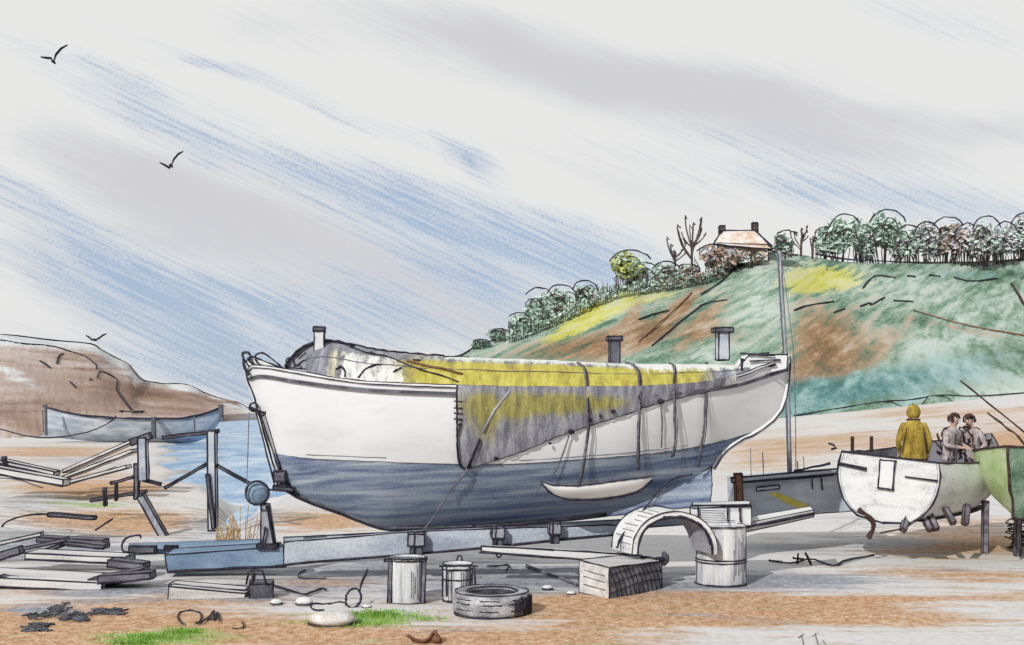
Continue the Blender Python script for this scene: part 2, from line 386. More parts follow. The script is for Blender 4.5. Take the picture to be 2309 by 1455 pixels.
# the brown headland
HL = Slope([(-500,1000),(0,992),(150,985),(300,958),(450,940),(600,930)],
           [(-500,745),(-100,748),(0,753),(60,760),(115,767),(200,775),(222,782),(255,803),(295,824),(305,842),(322,857),(370,866),(420,867),(470,890),(520,902),(565,922),(600,928)],
           [(-500,95),(0,98),(300,150),(600,330)], [(-500,260),(0,280),(300,340),(600,420)])
HLM = slope_mat('brown_cliff', [(0,(.22,.11,.07)),(.45,(.50,.38,.32)),(1,(.72,.67,.65))],
                [([(0,(.10,.05,.035)),(.45,(.25,.14,.09)),(1,(.50,.36,.28))], .35, .9), ([(0,(.56,.56,.56)),(.5,(.70,.70,.70)),(1,(.74,.74,.73))], .3, .8), ([(0,(.2,.22,.27)),(1,(.5,.5,.55))], .3, .8)],
                .09, .42, (0, R(80), 0))
HL.mesh(-500, 600, 220, 26, HLM,
        [(0,370,900,150,32,14,1.0),(0,230,900,130,50,30,.55),(0,60,870,160,60,35,.5),(0,60,960,150,30,20,.7),(1,60,770,160,12,4,1.1),(1,260,815,90,16,33,.8),(1,400,872,100,10,8,.9),(1,520,912,70,9,18,1),(2,440,940,120,12,0,.4),(1,20,840,120,16,30,.6)], 'headland', 120)
HL.line([(-200,752),(0,754),(60,760),(115,767),(200,774),(220,781),(222,786),(255,803),(293,823),(297,832),(318,857),(345,862),(370,866),(400,865),(425,868),(470,890),(500,900),(540,908),(566,924)], 2.1)
HL.line([(-60,764),(0,766),(50,776),(110,778),(160,793),(195,804),(210,817),(218,822),(218,832)], 2.0)
HL.line([(220,853),(222,840),(232,837),(262,853),(266,858),(262,876),(268,888),(296,924)], 2.0)
HL.line([(129,820),(133,802),(142,798)], 2.4); HL.line([(90,815),(105,822),(113,830)], 2.4); HL.line([(158,861),(173,876)], 2.4); HL.line([(202,858),(206,856)], 3)
HL.line([(272,929),(300,930),(325,928)], 3.4)
HL.done()

# the green hill
HILL = Slope([(850,950),(1400,955),(1780,942),(1900,920),(2050,900),(2150,890),(2309,884),(2800,870)],
             [(850,830),(1000,808),(1100,778),(1200,742),(1300,698),(1400,655),(1500,640),(1590,624),(1640,604),(1690,580),(1720,568),(1800,574),(1900,590),(2000,594),(2150,594),(2309,584),(2500,560),(2800,540)],
             [(850,125),(2800,130)], [(850,190),(1500,235),(1720,250),(2800,280)])
HM = slope_mat('rough_green_hillside', [(0,(.04,.10,.06)),(.32,(.17,.27,.19)),(.66,(.36,.45,.37)),(1,(.60,.64,.59))],
               [([(0,(.38,.38,.05)),(.5,(.54,.53,.11)),(1,(.66,.65,.36))], .35, .85), ([(0,(.15,.08,.035)),(.5,(.34,.21,.11)),(1,(.52,.44,.34))], .35, .95), ([(0,(.02,.09,.09)),(.45,(.11,.25,.24)),(1,(.40,.53,.50))], .3, .9)],
               .12, .75, (0, R(-64), 0))
HILL.mesh(850, 2800, 330, 44, HM,
          [(0,1330,715,90,26,-35,1.1),(0,1430,680,150,18,-12,.8),(0,1860,628,90,34,0,1.1),(0,1810,650,40,14,0,.7),(1,1450,740,150,40,-30,.75),(1,1290,785,200,34,-8,.95),(1,1600,700,70,20,-40,.5),(1,1420,720,60,14,-60,.8),(1,1860,760,60,90,0,.5),(1,1980,790,140,40,-40,.6),(1,1560,760,120,24,-40,.55),(0,1250,760,60,18,-30,.6),(1,1530,700,90,14,-45,1),(1,1880,790,130,70,-50,.75),(1,1810,710,40,110,0,.5),(1,1640,755,80,30,0,.6),(1,2180,745,140,8,12,.7),(1,1780,860,40,70,-30,.6),
           (2,1900,880,220,40,-6,.95),(2,2140,835,250,44,-12,.6),(2,2210,620,150,10,2,.7),(2,1790,905,60,40,0,.9),(1,1990,870,200,14,-10,.4)], 'hillside', 160)
for p in ([(975,808),(1030,806),(1050,796),(1082,775),(1130,765),(1170,744),(1250,722),(1300,697),(1345,668),(1395,652),(1470,645),(1530,635),(1600,624),(1640,606)],
          [(1640,606),(1660,592),(1690,574),(1722,562),(1770,573),(1800,575)], [(1580,664),(1620,640),(1650,612),(1680,582)],
          [(1470,780),(1500,755),(1530,728),(1560,705),(1590,682),(1640,676)], [(1790,700),(1820,688),(1880,680)], [(1945,650),(1960,630),(1975,620),(2020,626)],
          [(1940,690),(1965,682),(1960,690),(1995,670)], [(2015,678),(2060,680)], [(1840,573),(1900,585),(2000,590),(2100,593),(2220,592),(2309,584),(2400,574)],
          [(2150,625),(2190,636),(2250,628)], [(1880,705),(1905,695)], [(1440,720),(1480,706),(1510,700)], [(2045,622),(2065,624)], [(2095,620),(2120,624)]):
    HILL.line(p, 2.0)
HILL.line([(1440,770),(1520,700),(1560,660)], 2.0, BROWN); HILL.line([(2060,700),(2180,735),(2330,760)], 1.8, BROWN)
HILL.line([(1790,938),(1850,928),(1900,919),(1990,905),(2060,902),(2110,890),(2200,895),(2309,886)], 1.8)
HILL.done()

# ------------------------------------------------------------------ the big boat
YC = 17.4
sheer = curve([(557,834),(569,823),(610,826),(652,833),(800,857),(850,861),(1023,868),(1200,873),(1400,872),(1560,864),(1660,846),(1720,824),(1777,803)])
rail = curve([(557,852),(586,845),(657,855),(754,868),(850,877),(1020,884),(1200,889),(1400,888),(1560,880),(1660,866),(1720,848),(1777,829)])
wl = curve([(557,1016),(630,1024),(680,1033),(850,1041),(1030,1047),(1110,1047),(1368,1032),(1515,1017),(1626,995),(1700,973),(1777,950)])
keel = curve([(557,853),(562,858),(575,885),(600,985),(622,1060),(640,1098),(705,1132),(772,1156),(833,1180),(878,1191),(954,1190),(1105,1184),(1242,1172),(1368,1158),(1480,1125),(1560,1085),(1604,1055),(1626,1020),(1670,991),(1700,976),(1755,936),(1773,884),(1777,835)])
beamw = curve([(557,.04),(580,.22),(610,.42),(660,.68),(750,.98),(900,1.22),(1100,1.3),(1300,1.25),(1450,1.1),(1600,.82),(1700,.52),(1760,.2),(1777,.04)])
full = curve([(557,1.1),(700,1.5),(900,2.4),(1300,2.4),(1500,1.6),(1777,1.1)])
def hull_y(px, py):
    a, b = keel(px), sheer(px); s_ = min(max((a-py)/max(a-b, 1), 0), 1)
    return beamw(px)*(1-(1-s_)**full(px))**.85
def HP(px, py, off=0.):                             # a point on the near side of the hull
    return W(px, py, YC-hull_y(px, py)-off)
def mirror(p): return Vector((p.x, 2*YC-p.y, p.z))
boat = thing('fishing_boat', 'big white fishing boat with blue bottom under a yellow and grey tarpaulin', 'fishing boat', (W(1150,1190,YC).x, YC, W(1150,1190,YC).z))
stations = [557,559,562,567,574,583,594,606,620,636]+list(np.arange(652,1590,22.))+[1590,1604,1615,1630,1650,1670,1690,1710,1728,1744,1757,1766,1772,1776,1777]
mb = MB()
for side in (0, 1):
    white, blue = [], []
    for px in stations:
        k, w, s_ = keel(px), min(wl(px), keel(px)), sheer(px)
        bl = [HP(px, k+(w-k)*(i/9)) for i in range(10)]; wh = [HP(px, w+(s_-w)*i/9) for i in range(10)]
        if side: bl = [mirror(p) for p in bl]; wh = [mirror(p) for p in wh]
        blue.append(bl); white.append(wh)
    mb.sheet(white, WHITE, True, side == 0); mb.sheet(blue, BLUEH, True, side == 0)
mb.tube([HP(px, wl(px), .004) for px in np.arange(655,1640,20)], ir(16.5,1.0), INKG, 4, .004)
mb.tube([HP(px, wl(px)-9, .003) for px in np.arange(690,880,20)], ir(16.5,.8), INKG, 4, .004)
mb.tube([HP(px, wl(px)-7, .003) for px in np.arange(1170,1560,20)], ir(16.5,.7), INKG, 4, .004)
mb.build('hull', boat)
mb = MB()
deck = []
for px in stations:
    a = W(px, sheer(px)+4, YC-beamw(px)*.97); deck.append([a, Vector((a.x, YC, a.z+.03)), mirror(a)])
mb.sheet(deck, HOOD); mb.build('deck', boat)
def belt(py_of, hgt, proud, x0, x1, mat, name, ink=0, edge=None):
    b_ = MB()
    for side in (0, 1):
        rows = []
        for px in [q for q in stations if x0 <= q <= x1]:
            y = py_of(px); rr = [HP(px, y+hgt, -.01), HP(px, y+hgt, proud), HP(px, y, proud), HP(px, y, -.01)]
            rows.append([mirror(p) for p in rr] if side else rr)
        b_.sheet(rows, mat, False, side == 1)
        if ink and not side:
            for dy in edge: b_.tube([r[1] if dy else r[2] for r in rows], ink, INK, 5, .004)
    return b_.build(name, boat)
belt(rail, 8, .05, 557, 1777, DARKG, 'rub_rail')
belt(sheer, 6, .03, 557, 1777, WHITE, 'gunwale', ir(16.4,1.2), (0,1))
# stem and stern timbers
def post_along(pts, w, mat, name, ink=1.8, half=.05):
    b_ = MB(); d = YC
    b_.tube([W(x, y, d) for x, y in pts], w, mat, 8, 0, sub=1)
    b_.tube([W(x-ink*1.6, y+.5, d-half) for x, y in pts], ir(d, ink), INK, 5, .005, sub=1)
    return b_.build(name, boat)
post_along([(556,826),(560,856),(574,885),(588,935),(602,988),(624,1062),(642,1100)], .055, WHITEW, 'stem_post', 2.2)
post_along([(1779,800),(1779,840),(1775,884),(1757,938),(1702,979),(1668,993),(1630,1020),(1608,1058)], .045, WHITEW, 'stern_post', -1.8)
mb = MB()
kp = [(px, keel(px)) for px in (642,672,705,740,772,800,833,856,878,915,954,1030,1105,1170,1242,1300,1368)]
mb.tube([W(x, y, YC) for x, y in kp], .06, DARKG, 6); mb.tube([W(x, y+3, YC-.06) for x, y in kp], ir(17,2.0), INK, 5, .004); mb.build('keel', boat)
mb = MB()
mb.slab([W(x, y, YC-.05) for x, y in ((1242,1165),(1368,1150),(1480,1116),(1560,1078),(1604,1052),(1606,1090),(1601,1140),(1480,1152),(1368,1164),(1242,1176))], (0,.1,0), BLUEH, ir(17,1.4)); mb.build('skeg', boat)
# bow fittings
mb = MB()
q = [(562,846),(549,828),(550,808),(545,800),(552,794),(563,797),(566,806),(557,812),(572,820)]
mb.tube([W(x, y, YC-.16) for x, y in q], ir(17,3.2), INK, 6, .004, sub=2)
mb.slab([W(x, y, YC-.12) for x, y in ((553,815),(566,803),(590,812),(640,832),(590,828),(562,826))], (0,.24,0), WHITE, ir(17,1.8))
q = [(640,832),(612,808),(594,796),(580,797),(574,806),(580,819),(596,827),(640,832)]
mb.tube([W(x, y, YC-.15) for x, y in q], ir(17,2.2), INK, 6, .003, sub=2)
mb.build('fairlead', boat)
mb = MB()
q = [(655,826),(645,818),(645,810),(655,806),(664,812),(662,820),(670,826),(684,812),(697,813),(706,822)]
mb.tube([W(x, y, YC-.45) for x, y in q], ir(17,2.2), INK, 6, .003, sub=2); mb.build('mooring_cleat', boat)
def boat_post(x0, x1, ytop, ybot, cap, mat, yoff=0., caph=9):
    b_ = MB(); d = YC-yoff; c = (x0+x1)/2; w = M(x1-x0, d)
    b_.box(W(c, ybot, d), (w, w, M(ybot-ytop, d)), mat, .1, ir(d,1.7))
    b_.box(W(c, ytop+2, d)+Vector((0,0,0)), (w+M(cap*2,d), w+M(cap,d), M(caph,d)), DARKG, .1, ir(d,1.6))
    return b_.build('mooring_post', boat)
boat_post(709,731,746,834,2,WHITEW,.42,10); boat_post(1374,1396,766,830,5,DARKG,0,9); boat_post(1617,1641,748,812,9,STEEL,0,10)
# stern deck gear
mb = MB()
mb.slab([W(x, y, YC-.3) for x, y in ((1640,852),(1655,838),(1690,800),(1776,800),(1774,832),(1716,846))], (0,.6,0), WHITE, ir(17,1.2))
for a, b in (((1668,797),(1748,802)),((1690,800),(1735,796)),((1702,832),(1752,824)),((1700,851),(1755,840)),((1690,815),(1760,812))): mb.stroke(W(*a, YC-.34), W(*b, YC-.34), ir(17,2.2), INK)
mb.build('stern_deck', boat)
mb = MB(); mb.tube([W(x, y, YC-.5) for x, y in ((1640,858),(1676,860),(1678,852),(1672,838),(1673,808),(1678,815))], ir(17,4), INK, 6, .004); mb.build('stern_cleat', boat)

# the tarpaulin over the boat
cover = thing('boat_cover', 'yellow and grey tarpaulin lashed over the big white boat', 'tarpaulin', (W(1200,870,YC).x, YC, W(1200,870,YC).z))
ridge = curve([(655,824),(670,800),(690,782),(715,772),(745,768),(800,779),(850,789),(985,802),(1100,807),(1230,811),(1440,820),(1550,820),(1640,822),(1690,826)])
mb = MB(); rows = []; ti = []
sx = list(np.arange(690,1691,12.5))
for px in sx:
    b_ = beamw(px)*.98; zt, zb = W(px, ridge(px), YC-.25), W(px, sheer(px)+1, YC-b_)
    r = []
    for i in range(17):
        a = -1+2*i/16; y = YC+a*b_
        h = (1-abs(a)**2.6)
        py = None
        z = zb.z+(zt.z-zb.z)*h + rnd.uniform(-1,1)*.006
        r.append(Vector(((px-CX)/F*min(y, 2*YC-y), y, z)))
        u_ = (z-zb.z)/max(zt.z-zb.z, .01)
        ty = (sstep(840,980,px)*(1-sstep(1540,1660,px))*1.15+.5*sstep(700,760,px)*(1-sstep(840,980,px)))*(1 if u_ < .72 else .4)
        tp = .75*sstep(.72,.95,u_)*sstep(900,1050,px)+.55*sstep(1380,1480,px)*sstep(.35,.7,u_)+.72*sstep(720,800,px)*(1-sstep(860,980,px))*(1-sstep(.65,.9,u_))
        ti.append((min(ty,1.1), min(tp,1), 0))
    rows.append(r)
mb.sheet(rows, TARP, True)
mb.tube([Vector(r[2])+Vector((0,-.012,.0)) for r in rows[::3]], ir(16.6,1.0), INKG, 4, .01)
mb.tube([Vector(r[7])+Vector((0,-.01,.012)) for r in rows[:26]], ir(17,2.4), INK, 5, .008)
fold = [(790,783),(830,798),(880,806),(915,822),(960,838),(1000,850),(1035,862)]
def cov_pt(px, py, off=.012):                       # a point on the near face of the cover
    b_ = beamw(px)*.98; zb = W(px, sheer(px)+1, YC-b_).z; zt = W(px, ridge(px), YC-.25).z
    lo, hi = 0., .98
    for _ in range(30):
        a = (lo+hi)/2; y = YC-a*b_; z = zb+(zt-zb)*(1-a**2.6)
        if HY-(z-EYE)*F/y > py: hi = a
        else: lo = a
    return Vector(((px-CX)/F*(YC-lo*b_), YC-lo*b_-off, zb+(zt-zb)*(1-lo**2.6)+off*.6))
mb.tube([cov_pt(*p) for p in fold], ir(16.6,2.0), INK, 5, .008, sub=1)
mb.tube([cov_pt(*p) for p in ((920,815),(960,826),(1010,836),(1045,845))], ir(16.6,2.6), BROWN, 5, .01, sub=1)
for p in ([(758,834),(770,826),(778,838),(778,850)], [(808,852),(822,834),(850,822),(858,824)], [(888,840),(905,830)], [(1000,806),(1060,803)], [(932,812),(948,814)], [(838,796),(846,800)]):
    mb.tube([cov_pt(*q) for q in p], ir(16.8,2.2), INK, 5, .004, sub=1)
mb.build('tarpaulin', cover, ti)
# the arched hood at the bow end
mb = MB(); arc = []
for i in range(15):
    a = math.pi*i/14; px = 742-95*1.0*math.cos(a*.5) if False else 0
outer = [(642,828),(650,815),(664,797),(684,780),(712,771),(748,767),(800,781),(786,800),(764,815),(748,838)]
mb.slab([W(x, y, YC-.30) for x, y in outer], (0,.9,0), GREYC, ir(17,1.6))
mb.tube([W(x, y, YC-.34) for x, y in outer[:7]], ir(17,3.2), INK, 6, .006, sub=1)
mb.tube([W(x, y, YC-.34) for x, y in ((668,806),(686,790),(712,779),(745,775),(768,784))], ir(17,2.0), INK, 6, .005, sub=1)
mb.tube([W(x, y, YC-.36) for x, y in ((800,784),(782,800),(754,808),(742,832),(730,838))], ir(17,3.5), INK, 6, .006, sub=1)
mb.build('hood', cover)
# the side flap hanging on the hull
low = curve([(1030,985),(1036,1045),(1056,1056),(1110,1040),(1200,1010),(1250,988),(1290,974),(1400,938),(1500,905),(1560,892),(1640,874),(1662,866)])
mb = MB(); rows = []; ti = []
for px in np.arange(1030,1663,7.):
    r = []; 
    for i in range(15):
        t_ = i/14; py = sheer(px)-1+(low(px)-sheer(px)+1)*t_
        fl = .03+.012*math.sin(px*.13+t_*2)*t_ + .035*(px > 1655)
        r.append(HP(px, py, fl+.055*(1-t_))); 
        yy = 1.15*math.exp(-((px-1210)/190)**2-((py-912)/30)**2)+.9*math.exp(-((px-1110)/60)**2-((py-950)/60)**2)+.5*math.exp(-((px-1350)/110)**2-((py-908)/14)**2)-.6*math.exp(-((px-1130)/14)**2)
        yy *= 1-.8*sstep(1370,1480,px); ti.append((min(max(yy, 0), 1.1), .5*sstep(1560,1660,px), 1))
    rows.append(r)
mb.sheet(rows, TARP, True, True)
mb.tube([rows[0][i]+Vector((0,-.01,0)) for i in range(15)], ir(16.2,1.6), INK, 5, .006)
mb.tube([r[-1]+Vector((0,-.01,0)) for r in rows], ir(16.2,1.1), INK, 5, .008)
mb.tube([HP(x, y, .08) for x, y in ((1032,960),(1042,952),(1030,985),(1033,1050),(1050,1062))], ir(16.2,2.0), INK, 5, .004, sub=1)
mb.tube([HP(x, y, .07) for x, y in ((1082,990),(1068,1025),(1055,1055),(1062,1050))], ir(16.2,3.0), INK, 5, .004)
mb.tube([HP(x, y, .075) for x, y in ((1150,880),(1115,925),(1090,975))], ir(16.2,2.6), GREYC, 5, .01)
for y in (905,920,932,945): mb.stroke(HP(1024,y,.05), HP(1042,y+1,.08), ir(16.2,1.8), INK, k=3)
mb.build('side_flap', cover, ti)
for x, y, s_ in ((1288,974,8),(1490,906,8),(1330,947,6),(1383,928,6),(1118,1034,5),(1240,1000,4),(1354,938,4)):
    b_ = MB(); b_.ball(HP(x, y, .07), M(s_, 16.2), INK, (1,.8,.8), 10); b_.build('toggle', cover)
for pts in ([(1302,822),(1318,832),(1322,870),(1323,920),(1326,960),(1322,1000),(1313,1060),(1300,1110),(1290,1125)], [(1410,820),(1432,828),(1440,850),(1442,890),(1440,950),(1438,1010),(1438,1060)],
            [(1508,818),(1520,830),(1518,870),(1521,930),(1524,985),(1515,1030)], [(1590,812),(1592,850),(1590,910),(1588,970),(1578,1030),(1572,1052)]):
    b_ = MB(); P = []
    for i, (x, y) in enumerate(pts):
        P.append(cov_pt(x, y, .04) if y < sheer(x)-2 else HP(x, min(y, keel(x)-4), .105))
    b_.tube(P, ir(16.2,2.9), INKG, 6, .006, sub=1); b_.tube([p+Vector((.026,-.022,0)) for p in P], ir(16.2,1.1), INK, 4, .006, sub=1); b_.build('strap', cover)
for pts in ([(1284,982),(1270,1020),(1255,1060),(1243,1078)], [(1490,914),(1493,950),(1492,1010)]):
    b_ = MB(); b_.tube([HP(x, y, .06) for x, y in pts], ir(16.2,1.5), INKG, 5, .004); b_.build('cord', cover)

def rope(name, label, pts, r, mat=INK, cat='rope', sub=1, group=None, wob=.004, extra=None):
    b_ = MB(); b_.tube(pts, r, mat, 6, wob, sub=sub)
    if extra: extra(b_)
    return tag(b_.build(name), label, cat, group)
rope('lashing_rope', 'rope lashing running down from the torn flap corner to the trailer chock', [HP(1054,1058,.1), HP(1040,1078,.1), HP(1005,1120,.06), W(975,1170,16.6), W(955,1196,16.6)], ir(16.3,2.2), INKG)
mb = MB()
mb.ring(W(572,918,YC-.1), M(9,YC), ir(17,2.6), INK, (0,1,0), 16, .003)
for a, b, r_ in (((576,926),(622,1105),1.8),((584,926),(640,1092),1.8),((596,930),(634,1060),1.5),((590,940),(600,928),1.6),((562,930),(556,1120),1.0)):
    mb.stroke(W(*a, YC-.14), W(*b, YC-.16), ir(17,r_), INKG if r_ < 1.2 else INK, k=8)
mb.tube([W(x, y, YC-.15) for x, y in ((430,892),(500,902),(540,908),(566,920),(580,926),(596,932))][3:], ir(17,3), INK, 5, .003)
tag(mb.build('bow_tackle'), 'ropes and ring hanging down the stem of the big white boat', 'rope tackle')

# the small dinghy slung on the side
dg = thing('dinghy', 'small white dinghy hull slung on cords against the blue bottom', 'dinghy', W(1330,1125,15.9))
mb = MB(); d0 = 15.85
top = curve([(1220,1086),(1245,1094),(1290,1096),(1360,1089),(1420,1081),(1470,1076)])
bot = curve([(1220,1087),(1232,1102),(1255,1119),(1285,1126),(1330,1127),(1390,1121),(1440,1108),(1470,1082)])
rows = []; rows2 = []
for px in np.linspace(1220,1470,28):
    a, b = top(px), bot(px); t_ = (px-1220)/250; bw = .30*math.sin(math.pi*min(1, .04+t_*.9))**.7
    rows.append([W(px, b+(a-b)*i/6, d0+.14-bw*math.sin(math.pi*.5*i/6+.15)) for i in range(7)]); rows2.append([W(px, b+(a-b)*i/6, d0+.17+.02*i/6) for i in range(7)])
mb.sheet(rows, WHITE, True, True); mb.sheet(rows2, WHITE, True)
mb.sheet([[r[-1], q[-1]] for r, q in zip(rows, rows2)], WHITEW, False, True); mb.sheet([[r[0], q[0]] for r, q in zip(rows, rows2)], WHITEW)
mb.sheet([rows[-1], rows2[-1]], WHITEW)
mb.build('hull', dg)
mb = MB(); mb.tube([r[-1]+Vector((0,-.01,0)) for r in rows], ir(16,1.6), INK, 5, .004); mb.build('gunwale', dg)
mb = MB(); mb.tube([r[0]+Vector((0,-.02,0)) for r in rows], ir(16,3.2), INK, 5, .004); mb.tube([W(x, y, d0-.02) for x, y in ((1222,1086),(1214,1104),(1204,1122))], ir(16,1.2), INKG, 4, .004); mb.build('keel', dg)

# ------------------------------------------------------------------ trailer
tr = thing('boat_trailer', 'long steel boat trailer with blue drawbar under the big white boat', 'boat trailer', (W(1000,1290,17).x, 17.0, 0))
mb = MB(); D = 16.65
mb.slab([W(x, y, D) for x, y in ((640,1222),(760,1213),(930,1199),(1110,1192),(1262,1188),(1372,1184),(1400,1186),(1400,1204),(1262,1217),(1110,1233),(940,1249),(640,1274))], (0,.16,0), STEEL, ir(D,1.6))
mb.tube([W(x, y, D-.02) for x, y in ((620,1276),(700,1268),(940,1250),(1110,1234),(1262,1218),(1400,1205))], ir(D,3.0), INK, 6, .005)
mb.build('side_beam', tr)
mb = MB(); D2 = 18.2
mb.slab([W(x, y, D2) for x, y in ((640,1212),(900,1200),(1400,1172),(1600,1160),(1600,1180),(1400,1194),(900,1222),(640,1240))], (0,.14,0), STEEL, ir(D2,1.3)); mb.build('side_beam', tr)
mb = MB()
mb.slab([W(x, y, 16.2) for x, y in ((1085,1232),(1250,1240),(1400,1249),(1450,1254),(1450,1270),(1310,1262),(1085,1243))], (0,.18,0), WHITEW, ir(16.2,1.8))
mb.stroke(W(1080,1246,16.18), W(1470,1272,16.18), ir(16.2,2.6), INK, k=9); mb.build('outrigger', tr)
mb = MB()
mb.lathe(W(1440,1262,16.1), [(M(9,16.1),0),(M(9,16.1),.36)], STEEL, 16, (1,0,-.05)); mb.lathe(W(1494,1260,16.1), [(M(16,16.1),0),(M(17,16.1),.03),(M(8,16.1),.09)], DARKG, 16, (1,0,0))
mb.stroke(W(1445,1258,16.0), W(1500,1262,16.0), ir(16,4), INK); mb.build('axle', tr)
# keel chocks standing on the beam
for x, y0, y1, w in ((938,1199,1252,26),(1122,1186,1232,20),(1250,1176,1224,18)):
    b_ = MB(); c = (16.55)
    b_.box(W(x, y1, c), (M(w,c), .14, M((y1-y0)*.45,c)), DARKG, .1, ir(c,1.6)); b_.box(W(x, y0+(y1-y0)*.58, c), (M(w*1.4,c), .2, M((y1-y0)*.5,c)), GREYC, .1, ir(c,1.8))
    b_.stroke(W(x-3,y0,c-.1), W(x-5,y1,c-.1), ir(c,2), INK); b_.build('keel_chock', tr)
for x, y in ((1118,1236),(1028,1250)):
    b_ = MB(); b_.ring(W(x+8, y+12, 16.4), M(9,16.4), ir(16.4,2.2), INK, (.3,1,0), 14, .003, .7); b_.build('shackle', tr)
# drawbar box
mb = MB(); D = 16.9
mb.hexa([W(378,1291,D), W(640,1277,D), W(632,1268,D+.45), W(385,1276,D+.45), W(372,1252,D), W(640,1232,D), W(632,1224,D+.45), W(390,1238,D+.45)], BLUEBOX, ir(D,1.6))
mb.stroke(W(378,1290,D-.03), W(645,1276,D-.03), ir(D,3.4), INK, k=8); mb.stroke(W(640,1230,D-.03), W(643,1276,D-.03), ir(D,3), INK)
mb.build('drawbar', tr)
mb = MB()
mb.hexa([W(292,1252,17.6), W(600,1240,17.6), W(600,1226,18.3), W(292,1236,18.3), W(292,1242,17.6), W(600,1232,17.6), W(600,1216,18.3), W(292,1226,18.3)], BLUEBOX, ir(17.6,1.1))
mb.box(W(322,1246,17.4), (M(58,17.4), .12, M(14,17.4)), DARKG, 0, ir(17.4,1.8)); mb.box(W(386,1242,17.4), (M(26,17.4), .12, M(11,17.4)), INK, 0, ir(17.4,1.6))
mb.tube([W(x, y, 17.3) for x, y in ((290,1246),(276,1244),(274,1226),(286,1212),(316,1206),(318,1214))], ir(17.3,2.6), INK, 5, .004, sub=1); mb.build('coupling', tr)
mb = MB()
mb.slab([W(x, y, 17.0) for x, y in ((588,1136),(606,1136),(620,1228),(588,1228))], (0,.14,0), GREYC, ir(17,1.8)); mb.box(W(604,1236,16.95), (M(44,17), .22, M(10,17)), INK, 0, ir(17,1.4)); 
mb.stroke(W(600,1140,16.95), W(618,1226,16.95), ir(17,3.2), INK); mb.stroke(W(598,1188,16.95), W(592,1228,16.95), ir(17,2.6), INK); wp = mb.build('winch_post', tr)
mb = MB(); mb.ball(W(580,1112,17.0), M(29,17), BLUEBOX, (1,.6,1), 22); mb.ring(W(580,1112,16.86), M(26,17), ir(17,2.6), INK, (0,1,0), 28, .004); mb.ring(W(580,1112,16.8), M(20,17), ir(17,1.0), INKG, (0,1,0), 24, .003)
mb.stroke(W(606,1104,16.9), W(650,1108,16.9), ir(17,2.4), INK); mb.build('winch_drum', wp)
mb = MB()
for a in ((612,1066,630,1098),(628,1056,652,1096)): mb.stroke(W(a[0],a[1],YC-.1), W(a[2],a[3],YC-.1), ir(17,2.6), INK)
mb.box(W(640,1106,YC-.1), (M(46,17), .14, M(9,17)), DARKG, 0, ir(17,2), .1); mb.box(W(632,1086,YC-.12), (M(26,17), .12, M(24,17)), INKG, 0, ir(17,2.2))
mb.build('bow_stop', tr)
# mudguard over the axle
mb = MB(); d0 = 15.75; ext = Vector((-.25,.42,.03))
arc_o = [(1438+84-97*math.cos(math.pi*i/20), 1250-97*math.sin(math.pi*i/20)**.85) for i in range(21)]
arc_i = [(1438+84-84*math.cos(math.pi*i/20), 1250-84*math.sin(math.pi*i/20)**.85) for i in range(21)]
A = [W(x, y, d0) for x, y in arc_o]; Bq = [p+ext for p in A]; C = [W(x, y, d0) for x, y in arc_i]; E = [p+ext for p in C]
mb.sheet([A, Bq], WHITEW, True, False); mb.sheet([C, E], GREYC, True, True); mb.sheet([A, C], WHITEW, False, True); mb.sheet([Bq, E], WHITEW)
mb.tube([p+Vector((0,-.012,0)) for p in C], ir(d0,3.0), INK, 5, .005); mb.tube([p+Vector((0,-.012,.0)) for p in A], ir(d0,1.3), INK, 5, .005); mb.tube([p+Vector((0,0,.012)) for p in Bq], ir(d0,1.6), INK, 5, .005)
for i in range(1, 19):
    if i < 9: mb.stroke(A[i].lerp(Bq[i], .1)+Vector((-.006,0,.006)), A[i].lerp(Bq[i], rnd.uniform(.4,.95))+Vector((-.006,0,.006)), ir(d0,.8), INKG, k=3)
mb.tube([p+Vector((0,.03,.02)) for p in C[8:20]], ir(d0,5), INK, 6, .004); mb.build('mudguard', tr)  # the thick dark tube draws shading inside the right half of the arch
mb = MB()   # the raked strut from the mudguard up to the hull
mb.tube([W(x, y, 15.9+.35*(i/6)) for i, (x, y) in enumerate(((1392,1236),(1398,1214),(1425,1180),(1455,1146),(1490,1098),(1520,1078),(1560,1070)))], ir(16,2.4), INK, 6, .004, sub=1)
mb.tube([W(x, y, 15.94+.35*(i/4)) for i, (x, y) in enumerate(((1404,1236),(1432,1190),(1466,1146),(1500,1102),(1530,1084)))], ir(16,1.8), INKG, 6, .004, sub=1); mb.build('hull_strut', tr)
mb = MB()
mb.hexa([W(1598,1218,16.3), W(1835,1166,17.2), W(1828,1160,17.6), W(1598,1200,16.9), W(1598,1196,16.3), W(1835,1150,17.2), W(1828,1142,17.6), W(1598,1182,16.9)], WHITEW, ir(16.5,1.3))
mb.stroke(W(1600,1192+14,16.25), W(1836,1158,17.15), ir(16.5,3.6), INK, k=8); mb.build('rear_beam', tr)
mb = MB()
mb.hexa([W(1556,1190,16.5), W(1694,1186,16.5), W(1690,1176,17.3), W(1562,1178,17.3), W(1556,1146,16.5), W(1694,1142,16.5), W(1690,1130,17.3), W(1562,1134,17.3)], WHITEW, ir(16.5,1.5))
for y in (1152,1160,1168,1176): mb.stroke(W(1575+rnd.uniform(-8,8),y,16.46), W(1640+rnd.uniform(-10,20),y-2,16.46), ir(16.5,.8), INKG)
mb.stroke(W(1558,1140,16.46), W(1694,1140,16.46), ir(16.5,3), INK); 
for x in (1574,1640,1668): mb.stroke(W(x,1140,16.44), W(x+2,1178,16.44), ir(16.5,2.2), INK)
mb.build('rear_bolster', tr)

